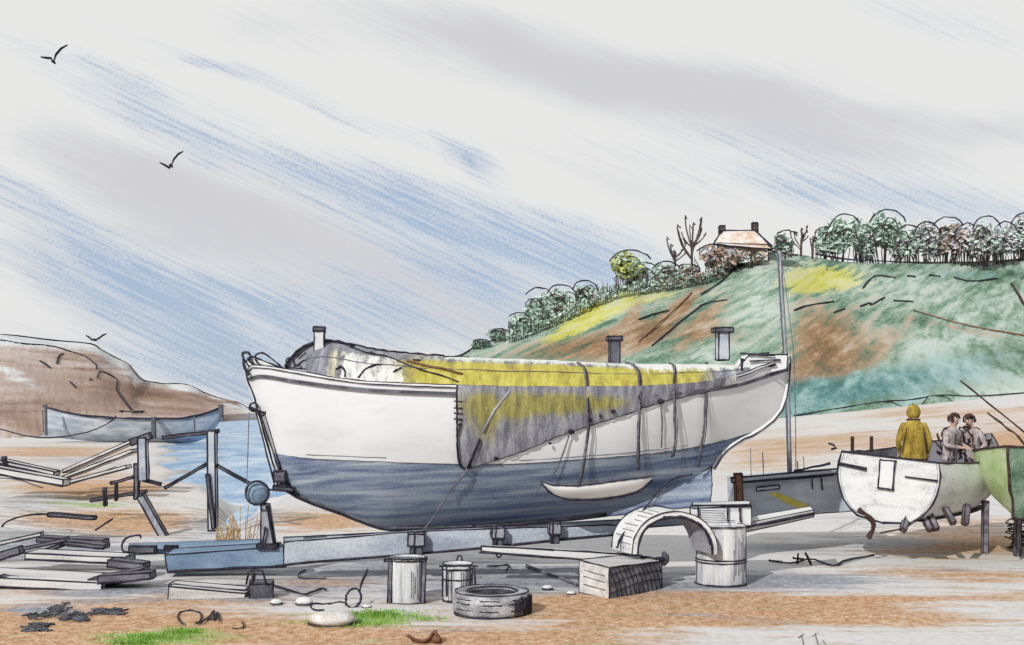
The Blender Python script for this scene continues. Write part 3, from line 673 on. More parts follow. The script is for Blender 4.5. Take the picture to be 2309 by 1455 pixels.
# ------------------------------------------------------------------ drums, block, tyre in front
def drum(px, pbot, wpx, hpx, name, label, cat, rings, mat=DRUM, shade_hatch=True, slots=()):
    p = GP(px, pbot); d = p.y; r = M(wpx/2, d); h = M(hpx, d)
    t = thing(name, label, cat, p)
    b_ = MB(); b_.lathe(p, [(r*.97,0),(r,.02),(r,h-.02),(r*.97,h)], mat, 30)
    for q in rings: b_.ring(p+Vector((0,0,h*q)), r+.004, ir(d,1.6), INK, (0,0,1), 36, .003)
    b_.ring(p+Vector((0,0,.01)), r+.003, ir(d,2.4), INK, (0,0,1), 36, .003)
    for a in (-2.95,-.12): b_.stroke(p+Vector((r*math.cos(a),r*math.sin(a),.01)), p+Vector((r*math.cos(a),r*math.sin(a),h)), ir(d,1.6), INK)
    if shade_hatch:  # upright strokes draw shade down the right side
        for k in range(9):
            a = -.2-.13*k+rnd.uniform(-.03,.03); z0 = h*rnd.uniform(.02,.3); z1 = h*rnd.uniform(.6,.98)
            b_.stroke(p+Vector((r*math.cos(a)*1.004,r*math.sin(a)*1.004,z0)), p+Vector((r*math.cos(a)*1.004,r*math.sin(a)*1.004,z1)), ir(d,.9), INKG)
    b_.build('drum_body', t)
    b_ = MB(); b_.lathe(p+Vector((0,0,h)), [(r*1.01,0),(r*1.01,.025),(r*.93,.025),(r*.92,.004)], mat, 30)
    b_.ring(p+Vector((0,0,h+.02)), r*1.01, ir(d,1.8), INK, (0,0,1), 36, .003); b_.build('rim', t)
    return t
drum(1625,1316,112,128,'oil_drum','tall white oil drum standing under the rear bolster of the trailer','oil drum',(.45,.4))
drum(918,1358,80,98,'oil_drum','narrow pale drum with shade hatched on one side, standing under the drawbar end of the trailer','oil drum',(.98,))
t = drum(1032,1354,66,80,'paint_bucket','small pale bucket with dark upright handles between the drum and the tyre','bucket',(.9,.62))
b_ = MB(); d = GP(1032,1354).y-.28
for x in (998,1008,1060,1070): b_.stroke(W(x,1278,d), W(x+rnd.uniform(-3,3),1345,d), ir(d,2.3), INK)
b_.stroke(W(990,1277,d), W(1078,1276,d), ir(d,2.2), INK); b_.build('handle', t)
st = thing('plank_stool', 'low dark plank stool with thin legs beside the narrow drum', 'stool', GP(885,1362))
d = GP(885,1362).y
b_ = MB(); b_.box(W(915,1264,d+.1), (M(94,d), .22, .03), TIMD, 0, ir(d,1.6)); b_.build('seat', st)
for x in (881,956):
    b_ = MB(); b_.beam(W(x,1266,d), W(x-3,1360,d), .05, .05, TIMD, ir(d,1.3)); b_.build('leg', st)

tp = GP(1108,1396); td = tp.y; rr = M(92, td); th = M(52, td)
ty = thing('tyre', 'worn car tyre lying flat on the sand in front of the trailer', 'tyre', (tp.x, td+.35, 0))
c = Vector((tp.x, td+.42, 0))
mb = MB(); mb.lathe(c, [(rr*.60,.0),(rr*.9,.0),(rr*.99,th*.2),(rr,th*.5),(rr*.99,th*.8),(rr*.92,th),(rr*.72,th*1.02),(rr*.62,th*.9),(rr*.60,th*.2),(rr*.60,0)], RUBBER, 44, caps=False)
for q, w in ((.34,1.2),(.62,1.4),(.8,1.0)):
    for k in range(3):
        a0 = -2.7+k*.75+rnd.uniform(0,.2)
        mb.tube([c+Vector((rr*1.004*math.cos(a0+i*.08), rr*1.004*math.sin(a0+i*.08), th*q)) for i in range(7)], ir(td,w), INK, 5, .004)
mb.ring(c+Vector((0,0,th*.02)), rr*.95, ir(td,2.6), INK, (0,0,1), 44, .003); mb.ring(c+Vector((0,0,th)), rr*.93, ir(td,1.5), INK, (0,0,1), 44, .005); mb.ring(c+Vector((0,0,th)), rr*.63, ir(td,1.8), INK, (0,0,1), 40, .004)
for k in range(22):
    a = -.95+k*.05+rnd.uniform(-.01,.01); mb.stroke(c+Vector((rr*1.004*math.cos(a),rr*1.004*math.sin(a),th*rnd.uniform(.03,.2))), c+Vector((rr*1.0*math.cos(a),rr*1.0*math.sin(a),th*rnd.uniform(.7,.97))), ir(td,1.3), INK, k=4)
mb.build('tread', ty)
mb = MB(); mb.lathe(c, [(rr*.60,.01),(rr*.595,th*.3),(rr*.59,th*.9)], RUBBERD, 40, caps=False); mb.lathe(c, [(rr*.59,.004),(rr*.2,.012)], RUBBERD, 40, caps=False); mb.build('inner_rim', ty)

bl = thing('timber_block', 'squared timber block with cross-hatched end under the trailer outrigger', 'timber block', GP(1390,1350))
a0, a1, a2 = GP(1306,1337), GP(1374,1352), GP(1492,1328); a3 = a0+a2-a1
def up(p, px, k=0): return Vector((p.x, p.y, p.z+M(px, p.y)))
mb = MB(); bc = [a0,a1,a2,a3,up(a0,74),up(a1,72),up(a2,62),up(a3,64)]
mb.hexa(bc, TIMB, ir(15,1.9)); mb.m[3-0] = ENDG
mb.m[[i for i, m_ in enumerate(mb.m)][3]] = ENDG
nrm = (a2-a1).cross(Vector((0,0,1))).normalized()*.008
for k in range(12):
    u0 = k/12; pts = [a1.lerp(a2, min(1, u0+.14*math.sin(i/5*1.5)))+Vector((0,0,M(70-8*u0,15)*(1-i/5)))+nrm for i in range(6)]
    mb.tube(pts, ir(15,1.1), INK, 4, .003)
for k in range(3): mb.tube([a1.lerp(a2, i/6)+Vector((0,0,M(12+k*20+14*math.sin(i/6*2.2),15)))+nrm for i in range(7)], ir(15,1.1), INK, 4, .003)
for z in (22,40,54): mb.stroke(up(a0.lerp(a1,.15),z)+Vector((0,-.01,0)), up(a0.lerp(a1,.85),z-3)+Vector((0,-.01,0)), ir(15,1.0), INKG)
mb.build('block', bl)

# ------------------------------------------------------------------ left side: winch frame, grey boat, timbers
fr = thing('winch_frame', 'tall timber winch frame standing at the water edge left of the bow', 'frame', GP(475,1192))
d = 23.0
def framebeam(a, b, w, nm, mat=TIMD, dd=0., ink=1.9):
    b_ = MB(); b_.beam(W(*a, d+dd), W(*b, d+dd), M(w,d), M(w,d), mat, ir(d,ink), Vector((0,1,0))); b_.build(nm, fr)
framebeam((478,972),(480,1196),17,'post', STEEL); framebeam((322,988),(324,1084),18,'post', STEEL); framebeam((308,1046),(308,1126),9,'post')
framebeam((318,1118),(376,1222),15,'brace', GREYC,-.8); framebeam((367,987),(493,972),6,'top_bar'); framebeam((296,998),(340,982),14,'cap')
framebeam((468,1046),(372,1100),5,'brace', TIMD); framebeam((490,1050),(572,1096),5,'brace', TIMD)
framebeam((468,1070),(482,1192),7,'brace', TIMD,-.1); framebeam((250,1090),(300,1076),5,'brace'); framebeam((300,1076),(362,1092),5,'brace')
rope('net_curtain_rope', 'thin rope hanging in a long sag in front of the far grey boat', [W(x,y,60) for x,y in ((-60,955),(0,967),(50,982),(95,988),(150,985),(210,972),(250,952),(262,938))], ir(60,1.6), INK)
gb = thing('grey_boat', 'long grey boat lying far off below the brown headland', 'boat', W(300,985,88))
topc = curve([(98,916),(130,926),(200,938),(300,944),(400,944),(450,936),(500,918)])
botc = curve([(98,985),(150,990),(300,1000),(420,1000),(470,985),(500,945)])
mb = MB(); rows = []; rows2 = []
for px in np.linspace(98,500,30):
    t_ = (px-98)/402; bw = 2.0*math.sin(math.pi*min(max(t_,.02),.98))**.5
    rows.append([W(px, botc(px)+(topc(px)-botc(px))*i/5, 88-bw*(i/5)**.5) for i in range(6)]); rows2.append([W(px, botc(px)+(topc(px)-botc(px))*i/5, 88+bw*(i/5)**.5) for i in range(6)])
mb.sheet(rows, STEEL, True, True); mb.sheet(rows2, STEEL, True); mb.build('hull', gb)
mb = MB(); mb.sheet([[r[5]-Vector((0,0,.15)), q[5]-Vector((0,0,.15))] for r, q in zip(rows, rows2)], GREYC, True); mb.build('deck', gb)
mb = MB(); mb.tube([r[5] for r in rows], ir(88,2.4), INK, 5, .02); mb.tube([q[5] for q in rows2], ir(88,1.6), INK, 5, .02); mb.build('gunwale', gb)
for x, y0, y1, w in ((103,912,982,5),(346,940,990,9),(498,912,950,9),(97,925,975,2),(438,940,975,3)):
    b_ = MB(); b_.beam(W(x,y0,85.6), W(x+1,y1,85.6), M(w,86), M(w,86), DARKG, 0, Vector((0,1,0))); b_.build('post', gb)
TG = 'weathered timbers lying about the left foreground'
def timber(a, b, d, w, h, label, mat=TIMB, ink=1.8, d2=None, name='timber'):
    b_ = MB(); A, B_ = W(*a, d), W(*b, d2 or d); b_.beam(A, B_, w, h, mat, ir(d,ink))
    dv = (B_-A)
    b_.stroke(A+Vector((0,-w/2-.005,-h/2)), B_+Vector((0,-w/2-.005,-h/2)), ir(d,ink*1.4), INK, k=7)
    return tag(b_.build(name), label, 'timber', TG)
timber((-60,1026),(128,1068),27,.35,.10,'upper white plank of the two sloping down at the left edge, on the dune')
timber((-60,1050),(150,1088),26.3,.4,.16,'lower thicker white plank of the two sloping down at the left edge, on the dune')
timber((150,1062),(300,996),28,.5,.08,'pale board rising towards the top of the winch frame', TIMB, 1.1)
timber((150,1076),(305,1016),27.4,.5,.08,'pale board lying just below the one rising to the winch frame', TIMB, 1.1)
timber((156,1088),(290,1052),26.9,.4,.08,'lowest pale board stacked left of the winch frame', TIMB, 1.1)
timber((110,1160),(215,1168),21.5,.12,.06,'thin dark plank lying alone on the sand below the dune', TIMD)
timber((90,1214),(238,1221),19.2,.3,.07,'dark plank at the back of the timber heap on the left', TIMD)
timber((-40,1258),(150,1216),18.6,.2,.05,'grey pole lying aslant across the timber heap on the left', TIMD, 1.2)
timber((72,1250),(292,1260),17.6,.5,.10,'long white plank on top of the timber heap on the left')
timber((-60,1272),(48,1240),17.4,.16,.12,'short dark baulk end sticking in from the left edge', TIMD)
timber((-60,1298),(255,1314),16.2,.9,.12,'broad white board at the bottom of the timber heap on the left')
timber((210,1314),(330,1290),16.1,.35,.14,'dark stub of timber beside the broad white board', TIMD, 1.5)
timber((0,1306),(40,1312),15.9,.2,.1,'dark wedge under the near edge of the broad white board', TIMD)
timber((228,1304),(345,1296),15.8,.25,.1,'dark crooked timber lying right of the broad white board', TIMD)
timber((110,1240),(140,1228),18.2,.18,.06,'stubby dark offcut on top of the grey slanting pole', TIMD)
timber((150,1222),(240,1232),18.3,.25,.06,'grey board lying just behind the long white plank', TIMD)
timber((250,1268),(330,1276),16.9,.3,.1,'dark offcut between the long white plank and the drawbar', TIMD)
timber((236,1100),(238,1140),24,.06,.06,'thin short stake left of the winch frame leg', TIMD, 1.2)
timber((262,1086),(262,1128),24,.05,.05,'thin stake right beside the winch frame leg', TIMD, 1.2)
timber((205,1128),(330,1108),24.5,.1,.06,'thin rail lying across the foot of the winch frame', TIMD, 1.4)
timber((10,1030),(10,1062),26.8,.08,.08,'short peg standing at the sloping planks by the left edge', TIMD, 1.2)
timber((-30,1232),(95,1204),19.4,.12,.06,'thin white rail aslant at the back of the timber heap', TIMB, 1.4)
timber((388,1316),(556,1330),15.3,.3,.03,'thin pale plank laid on the squared beam in the foreground', TIMB)
timber((385,1336),(556,1352),15.1,.22,.2,'squared pale beam lying on sand below the blue drawbar', TIMB)
cr = thing('block_crate', 'small dark crate at the end of the squared beam', 'crate', GP(582,1352))
d = GP(582,1352).y
b_ = MB(); b_.box(GP(582,1352)+Vector((0,.2,0)), (M(52,d), .36, M(34,d)), DARKG, .2, ir(d,1.9)); b_.build('box', cr)
b_ = MB(); b_.tube([W(x,y,d) for x,y in ((556,1318),(560,1290),(572,1286),(592,1288),(600,1318))], ir(d,2.6), INK, 5, .004); b_.stroke(W(572,1292,d), W(568,1316,d), ir(d,5), INK); b_.build('handle', cr)

# stones, coils and litter on the foreground sand
def stone(px, py, w, h, label, mat=WHITEW):
    p = GP(px, py); d = p.y; r = M(w/2, d); hh = M(h, d)
    b_ = MB(); b_.ball(p+Vector((0,r*.6,hh*.42)), 1, mat, (r, r*.8, hh*.55), 16, .05); b_.ring(p+Vector((0,r*.6,hh*.16)), r*.97, ir(d,1.6), INK, (0,0,1), 28, .004)
    return tag(b_.build('stone'), label, 'stone', 'stones on the foreground sand')
stone(744,1414,112,30,'largest pale stone, flat and streaked with sand, beside the grass', SANDST); stone(622,1364,28,12,'small stone lying farthest left of the grass patch')
stone(684,1366,40,18,'middling stone with a twig behind, between two smaller stones'); stone(826,1372,22,8,'tiny flat stone near the foot of the plank stool')
stone(1235,1330,24,10,'small round stone between the tyre and the timber block'); stone(1288,1342,20,9,'small pebble at the foot of the timber block')
rope('iron_ring', 'dark iron ring standing on edge behind the largest stone', [GP(797,1368)+Vector((M(17,14.5)*math.cos(a/20*6.283), .1*math.sin(a/20*6.283), M(19,14.5)*(1+math.sin(a/20*6.283)))) for a in range(21)], ir(14.5,2.6), INK, 'ring')
rope('bent_spike', 'bent black spike sticking up above the iron ring', [W(x,y,14.6) for x,y in ((812,1332),(816,1312),(826,1292),(828,1284))], ir(14.6,2.6), INK, 'spike')
rope('rope_coil', 'loose black rope loops lying left of the largest stone', [GP(x,y,.02) for x,y in ((412,1408),(400,1395),(402,1382),(420,1376),(448,1378),(456,1390),(450,1402),(438,1406),(455,1404),(472,1388),(470,1400),(478,1380),(484,1376),(482,1404),(492,1376),(496,1400))], ir(13.6,2.0), INK)
rope('wire_hook', 'thin dark wire hook lying near the grass strip at bottom left', [GP(x,y,.02) for x,y in ((525,1416),(540,1418),(552,1412),(546,1402))], ir(13,1.8), INK, 'wire')
rope('twisted_wire', 'dark twisted wire trailing over sand below the drawbar', [GP(x,y,.03) for x,y in ((612,1318),(650,1330),(690,1342),(700,1336),(728,1326),(735,1330))], ir(15,2.6), INK, 'wire')
rope('wire_curl', 'fine black wire curl on orange sand under the drawbar', [GP(x,y,.02) for x,y in ((736,1304),(676,1305),(672,1296),(680,1288),(690,1286))], ir(16,1.8), INK, 'wire')
rope('short_rod', 'short black rod on shaded sand between trailer and bucket', [GP(x,y,.03) for x,y in ((1098,1276),(1124,1276),(1152,1274),(1142,1286))], ir(17,2.4), INK, 'rod')
rope('brown_rope', 'frayed brown rope lying between the bucket and the timber block', [GP(x,y,.03) for x,y in ((1188,1276),(1230,1292),(1270,1305),(1300,1318))], ir(16,4), INKG)
def anc(b_):
    for a, e in (((1798,1272),(1800,1248)),((1788,1258),(1812,1262)),((1815,1246),(1830,1276))): b_.stroke(W(*a,18.2), W(*e,18.2), ir(18,2.6), INK)
rope('mooring_chain', 'black chain with small iron stakes on sand right of the tall drum', [GP(x,y,.03) for x,y in ((1735,1264),(1760,1268),(1790,1270),(1830,1258),(1860,1272),(1885,1276),(1905,1264),(1970,1252))], ir(18,2.4), INK, 'chain', extra=anc)
p = GP(955,1450); mb = MB()
q = [(918,1434),(935,1444),(955,1448),(972,1440),(975,1426),(984,1424),(982,1436),(996,1446),(985,1456),(940,1458)]
mb.slab([W(x,y,p.y) for x,y in q], (0,.12,0), BROWN); mb.tube([W(x,y,p.y-.02) for x,y in q[:9]], ir(12,3), BROWN, 6, .01, sub=1); mb.ball(W(984,1440,p.y), .05, BROWN, lump=.2)
tag(mb.build('driftwood'), 'reddish brown driftwood knot on the sand at the bottom edge', 'driftwood')
mb = MB()
for a in ((1808,1432,1812,1455),(1800,1438,1812,1430),(1838,1428,1845,1455),(1832,1434,1846,1428),(1856,1445,1870,1462)): mb.stroke(GP(a[0],a[1],.012), GP(a[2],a[3],.012), ir(12,1.0), INKG)
tag(mb.build('twig_scraps'), 'thin grey twig scraps on the pale sand at the bottom right edge', 'twigs')
for i, (x0, y0, x1, y1, r_, lab) in enumerate(((64,1398,150,1372,9,'dark weed clump nearest the left edge'), (60,1416,110,1420,9,'dark weed clump lowest on the left sand'), (140,1392,192,1396,10,'dark weed clump right of the other two'), (205,1384,282,1380,7,'grey weed streak beside the dark weed clumps'))):
    mb = MB()
    for k in range(26):
        u_ = rnd.random(); g_ = GP(x0+(x1-x0)*u_, y0+(y1-y0)*u_+rnd.uniform(-r_,r_)*.8)
        mb.tube([g_+Vector((rnd.uniform(-.1,.1), rnd.uniform(-.1,.1), .012+.02*rnd.random())) for _ in range(4)], ir(13,2.2), DARKG, 4)
    tag(mb.build('seaweed_clump'), lab, 'seaweed', 'seaweed clumps on the left sand')
c = GP(738,1395); b_ = MB()
b_.tube([c+Vector((M(40*math.cos(a/16*6.283), c.y), .25*math.sin(a/16*6.283)+.05, .15+.02*math.sin(a))) for a in range(13)], ir(14,2.0), INK, 5, .004, sub=1)
tag(b_.build('rope_loop'), 'single black rope loop lying over the top of the largest stone', 'rope')
mb = MB()
for k in range(46):
    x = rnd.gauss(528,20); dd = rnd.uniform(18.6,20.2); h = rnd.uniform(40,110); g_ = W(x, HY+EYE*F/dd, dd)
    mb.tube([g_, g_+Vector((rnd.uniform(-.05,.05),0,M(h,dd)*.5)), g_+Vector((rnd.uniform(-.12,.12),rnd.uniform(-.1,.1),M(h,dd)))], ir(dd,rnd.uniform(.7,1.5)), REED, 4, .006)
tag(mb.build('reed_clump'), 'clump of dry brown reeds between the winch frame and the winch post', 'reeds')
for pts, lab in (([(0,1078),(40,1080),(90,1098),(132,1113)],'thin dark line of rope along the dune at the left edge'), ([(5,1187),(20,1172),(60,1162),(104,1158),(112,1166)],'rope bending down to the lone dark plank on the dune'), ([(215,1196),(232,1184),(255,1170)],'short rope end right of the lone dark plank'), ([(220,1072),(240,1060),(262,1052)],'short dark cord under the leaning pale boards')):
    b_ = MB(); b_.tube([GP(x, y, ground_z(GP(x,y).x, GP(x,y).y)+.03) for x, y in pts], ir(24,2.0), INK, 5, .006, sub=1); tag(b_.build('rope'), lab, 'rope', 'rope ends on the dune')
# grass
mb = MB()
for (cx, cy, la, lb, n) in ((850,1388,75,10,900),(790,1408,110,9,500),(960,1395,60,6,160),(360,1440,110,9,800),(420,1426,50,7,350),(310,1452,60,5,300)):
    for _ in range(n):
        a = rnd.gauss(0,.5); b = rnd.gauss(0,.5); g_ = GP(cx+la*a, cy+lb*b); h = rnd.uniform(.02,.06); q = rnd.uniform(0,6.28); w = .007
        v = Vector((math.cos(q)*w, math.sin(q)*w, 0)); l = Vector((rnd.uniform(-.03,.03), rnd.uniform(-.03,.03), h))
        mb.add([g_-v, g_+v, g_+l], [[0,1,2]], GRASSM)
tag(mb.build('grass'), kind='stuff')

# ------------------------------------------------------------------ boats on the right
def small_boat(name, label, loc, yaw, L, B, H, sideL, sideR, transom=True, rise=.25, floor=.35, tm=None, ink=1.7, deadrise=.5, bilge=1.0, forefoot=.55, roll=0., tumble=0.):
    t = thing(name, label, 'boat', loc); d = Vector(loc).y; Rm = Matrix.Rotation(yaw, 3, 'Z') @ Matrix.Rotation(roll, 3, 'X'); r_ = ir(d, ink); lo = Vector(loc)
    def P(x, y, z): return lo+Rm @ Vector((x, y, z))
    secs = []
    for i in range(17):
        u = i/16; b = B/2*((.86+.14*math.sin(math.pi*min(u/.5,1)*.5)) if u < .45 else (1-((u-.45)/.55)**2.2)); b = max(b, .015)
        if not transom: b = B/2*max(math.sin(math.pi*u)**.65, .015)
        top = H*(1+rise*(2*u-.75)**2*(1 if u > .375 else .3)); kz = H*.03+H*forefoot*max(0,(u-.72)/.28)**2.4
        secs.append([(L*(u-.0)+(.10*L*max(0,(u-.8)/.2)**1.5 if j > 3 else 0)*(j/8), b*math.sin(min(1, (j/8))*math.pi/2)**(deadrise+.25*u)*(1-tumble*max(0,(j-5)/3)**2), kz+(top-kz)*(1-math.cos(j/8*math.pi/2))**bilge if False else kz+(top-kz)*(j/8)**1.35) for j in range(9)])
    for nm, sg, mat in (('hull_side', 1, sideL), ('hull_side', -1, sideR)):
        b_ = MB(); b_.sheet([[P(x, y*sg, z) for x, y, z in s_] for s_ in secs], mat, True, sg < 0)
        b_.sheet([[P(x-.02, max(y-.05,0)*sg, z) for x, y, z in s_] for s_ in secs], GREYC, True, sg > 0); b_.build(nm, t)
    b_ = MB()
    for sg in (1,-1): b_.tube([P(s_[8][0], s_[8][1]*sg, s_[8][2]) for s_ in secs], r_*1.3, INKB, 6, .006)
    b_.build('gunwale', t)
    b_ = MB(); b_.tube([P(secs[16][j][0]+.01, 0, secs[16][j][2]) for j in range(9)], r_*1.6, INKB, 6, .004); b_.tube([P(s_[0][0],0,s_[0][2]) for s_ in secs], r_*1.5, INKB, 6, .004); b_.build('keel', t)
    b_ = MB(); b_.sheet([[P(s_[3][0], -s_[3][1]*.9, floor*H), P(s_[3][0], s_[3][1]*.9, floor*H)] for s_ in secs[:14]], TIMD); b_.build('floor_board', t)
    for u in (5, 9):
        s_ = secs[u]; b_ = MB(); b_.hexa([P(s_[6][0]+a, s_[6][1]*c_*.93, H*.66+z) for z in (0,.04) for a, c_ in ((-.12,-1),(.12,-1),(.12,1),(-.12,1))], TIMB, r_*.6); b_.build('thwart', t)
    if transom:
        b_ = MB(); s_ = secs[0]; o = [P(0, y, z) for x, y, z in s_]+[P(0, -y, z) for x, y, z in s_[::-1]]
        b_.slab(o, Rm @ Vector((.06,0,0)), tm or sideL)
        b_.tube([p-Rm @ Vector((.015,0,0)) for p in o], r_*1.3, INK, 6, .006); 
        t['_tr'] = 1; tb = b_.build('transom', t)
        del t['_tr']
        return t, P, tb
    return t, P, None
# white boat seen from astern
wloc = W(1992, 1184, 18.6)
wb, P, tb = small_boat('white_boat', 'white open boat seen from its rounded stern, propped on legs at the right', wloc, R(90-41), 4.7, 2.15, 1.12, WHITE, WHITEW, True, .2, .13, WHITEW, 1.8, .42, roll=R(5), tumble=.09)
mb = MB(); zz = 1.1
def TP(y, z, o=-.03): return P(o, y, z)
mb.hexa([TP(.0-.13,.62,-.05), TP(.13,.62,-.05), TP(.13,.62,.02), TP(-.13,.62,.02), TP(-.13,1.10,-.05), TP(.13,1.10,-.05), TP(.13,1.10,.02), TP(-.13,1.10,.02)], WHITEW, ir(18.6,2.0)); mb.build('rudder_bracket', tb)
for y0, y1, z in ((.36,.86,.93),(-.30,-.85,.86)):
    b_ = MB(); b_.tube([TP(y0,z), TP(y1,z+.03), TP(y1+.02*(1 if y1>0 else -1),z+.005), TP(y0,z-.04)] if y0 > 0 else [TP(y0,z), TP(y1,z)], ir(18.6,2.2), INK, 5, .004); b_.build('vent_slot', tb)
mb = MB(); mb.tube([W(x,y,18.5) for x,y in ((1936,1150),(1958,1164),(1970,1180),(1966,1200),(1958,1214))], ir(18.5,5.5), INKB, 7, .006, sub=1); mb.tube([W(x,y,18.45) for x,y in ((2064,1172),(2052,1184),(2036,1192),(1985,1202))], ir(18.5,1.8), INKB, 5, .004, sub=1); mb.build('skeg', wb)
for a, b in (((2044,1168),(2036,1196)),((2080,1160),(2098,1196)),((2094,1158),(2112,1194)),((2132,1148),(2150,1180)),((2180,1140),(2176,1182))):
    b_ = MB(); b_.beam(W(*a,18.4), W(*b,18.2), M(11,18.4), M(11,18.4), TIMD, ir(18.4,1.4), Vector((0,1,0)), INKB); b_.build('leg', wb)
for x in (1922,1965):
    b_ = MB(); b_.beam(W(x,984,19.6), W(x,1022,19.6), .05, .05, INKB, 0, Vector((0,1,0))); b_.build('thole_pin', wb)
b_ = MB(); b_.tube([W(x,y,19.4) for x,y in ((1868,1000),(1880,1004),(1886,1010),(1874,1014))], ir(19,3), INK, 6, .003); b_.build('rowlock', wb)
# green boat, bow towards us
gloc = Vector((10.5, 21.1, .70))
gr, P2, _ = small_boat('green_boat', 'lime and dark green boat with its bow towards us at the right edge', gloc, R(-90-36), 4.0, 2.1, 1.12, DGREEN, LGREEN, True, .1, .35, LGREEN, 1.9, .62, forefoot=.06)
for x, d_ in ((2222,19.8),(2296,19.4)):
    b_ = MB(); b_.beam(W(x,1130,d_), GP(x-2, HY+EYE*F/(d_-.1)), .09, .09, TIMD, ir(18.5,1.2), Vector((0,1,0)), INKB); b_.build('leg', gr)
# grey skiff with a mast
D = 20.2
sk = thing('grey_skiff', 'grey flat-sided skiff with yellow stripe and mast behind the trailer rear beam', 'boat', W(1760,1160,D))
mb = MB(); mb.slab([W(x,y,D) for x,y in ((1666,1082),(1880,1064),(1960,1060),(1960,1150),(1820,1160),(1668,1166))], (0,1.1,0), STEEL, ir(D,1.1)); mb.build('hull', sk)
mb = MB(); mb.beam(W(1650,1083,D-.05), W(1960,1056,D-.05), .12, M(10,D), STEEL, ir(D,1.8)); mb.stroke(W(1652,1090,D-.1), W(1880,1072,D-.1), ir(D,2.4), INK, k=7); mb.stroke(W(1790,1062,D-.04), W(1872,1046,D-.04), ir(D,3), INK)
mb.build('gunwale', sk)
b_ = MB(); b_.beam(W(1664,1068,D-.12), W(1668,1168,D-.12), M(15,D), M(15,D), BROWN, ir(D,1.8), Vector((0,1,0)), INKB); b_.build('end_post', sk)
b_ = MB(); b_.slab([W(x,y,D-.012) for x,y in ((1732,1112),(1752,1110),(1824,1140),(1806,1148),(1770,1134))], (0,.01,0), YSTRIPE); b_.build('stripe', sk)
b_ = MB(); b_.slab([W(x,y,D-.02) for x,y in ((1706,1100),(1758,1094),(1758,1102),(1706,1108))], (0,.02,0), STEEL, ir(D,1.5)); b_.build('name_plate', sk)
for a, b in (((1831,1080),(1832,1104)),((1852,1078),(1854,1106))):
    b_ = MB(); b_.stroke(W(*a,D-.03), W(*b,D-.03), ir(D,1.6), INK); b_.build('hook', sk)
mb = MB(); mpts = [(1757,566),(1760,650),(1766,740),(1772,830),(1777,930),(1780,1070)]
mb.tube([W(x,y,D+.3) for x,y in mpts], M(3.8,D), STEEL, 8, 0); mb.tube([W(x-4,y,D+.22) for x,y in mpts], ir(D,1.3), INKG, 5, .01); mb.tube([W(x+5,y,D+.24) for x,y in mpts], ir(D,1.3), INKG, 5, .01); mb.build('mast', sk)
mb = MB(); mb.tube([W(x,y,D+.2) for x,y in ((1760,575),(1776,690),(1790,800),(1794,940),(1796,1062))], ir(D,.9), INKG, 4, .01); mb.build('shroud', sk)
for x, y0, y1 in ((1692,1010,1075),(1720,1020,1072),(1798,1040,1068),(1812,1030,1066)):
    mb = MB(); mb.stroke(W(x,y0,D+.3), W(x+2,y1+10,D+.3), ir(D,1.2), INKG); mb.build('stanchion', sk)
nb = MB()
for k in range(26):
    x0 = rnd.uniform(2112,2235); y0 = rnd.uniform(972,1020); dd = 20.7+(x0-2112)/220
    nb.tube([W(x0+rnd.uniform(-22,22), y0+rnd.uniform(-22,22), dd+rnd.uniform(-.12,.12)) for _ in range(5)], ir(20.5,rnd.uniform(1.2,2.2)), INKB, 5, .004, sub=2)
tag(nb.build('net_bundle'), 'tangled bundle of brown net heaped in front of the two pale-jacketed people', 'net')
# poles and net heap at right
for a, b, d_, r_, lab in (((2165,858),(2330,990),26,2.0,'long thin pole sloping down behind the three people'),((2228,932),(2296,984),22,2.2,'short dark pole beside the crouching people at right'),((2280,640),(2340,735),30,2.6,'thick pole end slanting in at the right edge before the hill')):
    mb = MB(); mb.stroke(W(*a,d_), W(*b,d_-2), ir(d_,r_), INKB, k=8)
    e = W(*b,d_-2); mb.stroke(e, Vector((e.x+1.6, e.y, ground_z(e.x+1.6, e.y))), ir(d_,r_), INKB, k=5); tag(mb.build('pole'), lab, 'pole', 'thin poles at the right')
nh = MB(); c = GP(2330,1245)
for k in range(9):
    q = [c+Vector((.38*math.cos(a/14*6.283+k)*rnd.uniform(.6,1.15), .3*math.sin(a/14*6.283+k)+.2, .06+.06*k+.05*math.sin(a*.9+k))) for a in range(15)]
    nh.tube(q, ir(16.5,2.0), INKB, 5, .004, sub=1)
tag(nh.build('net_heap'), 'heap of tangled dark net and rope at the right edge below the green boat', 'net')

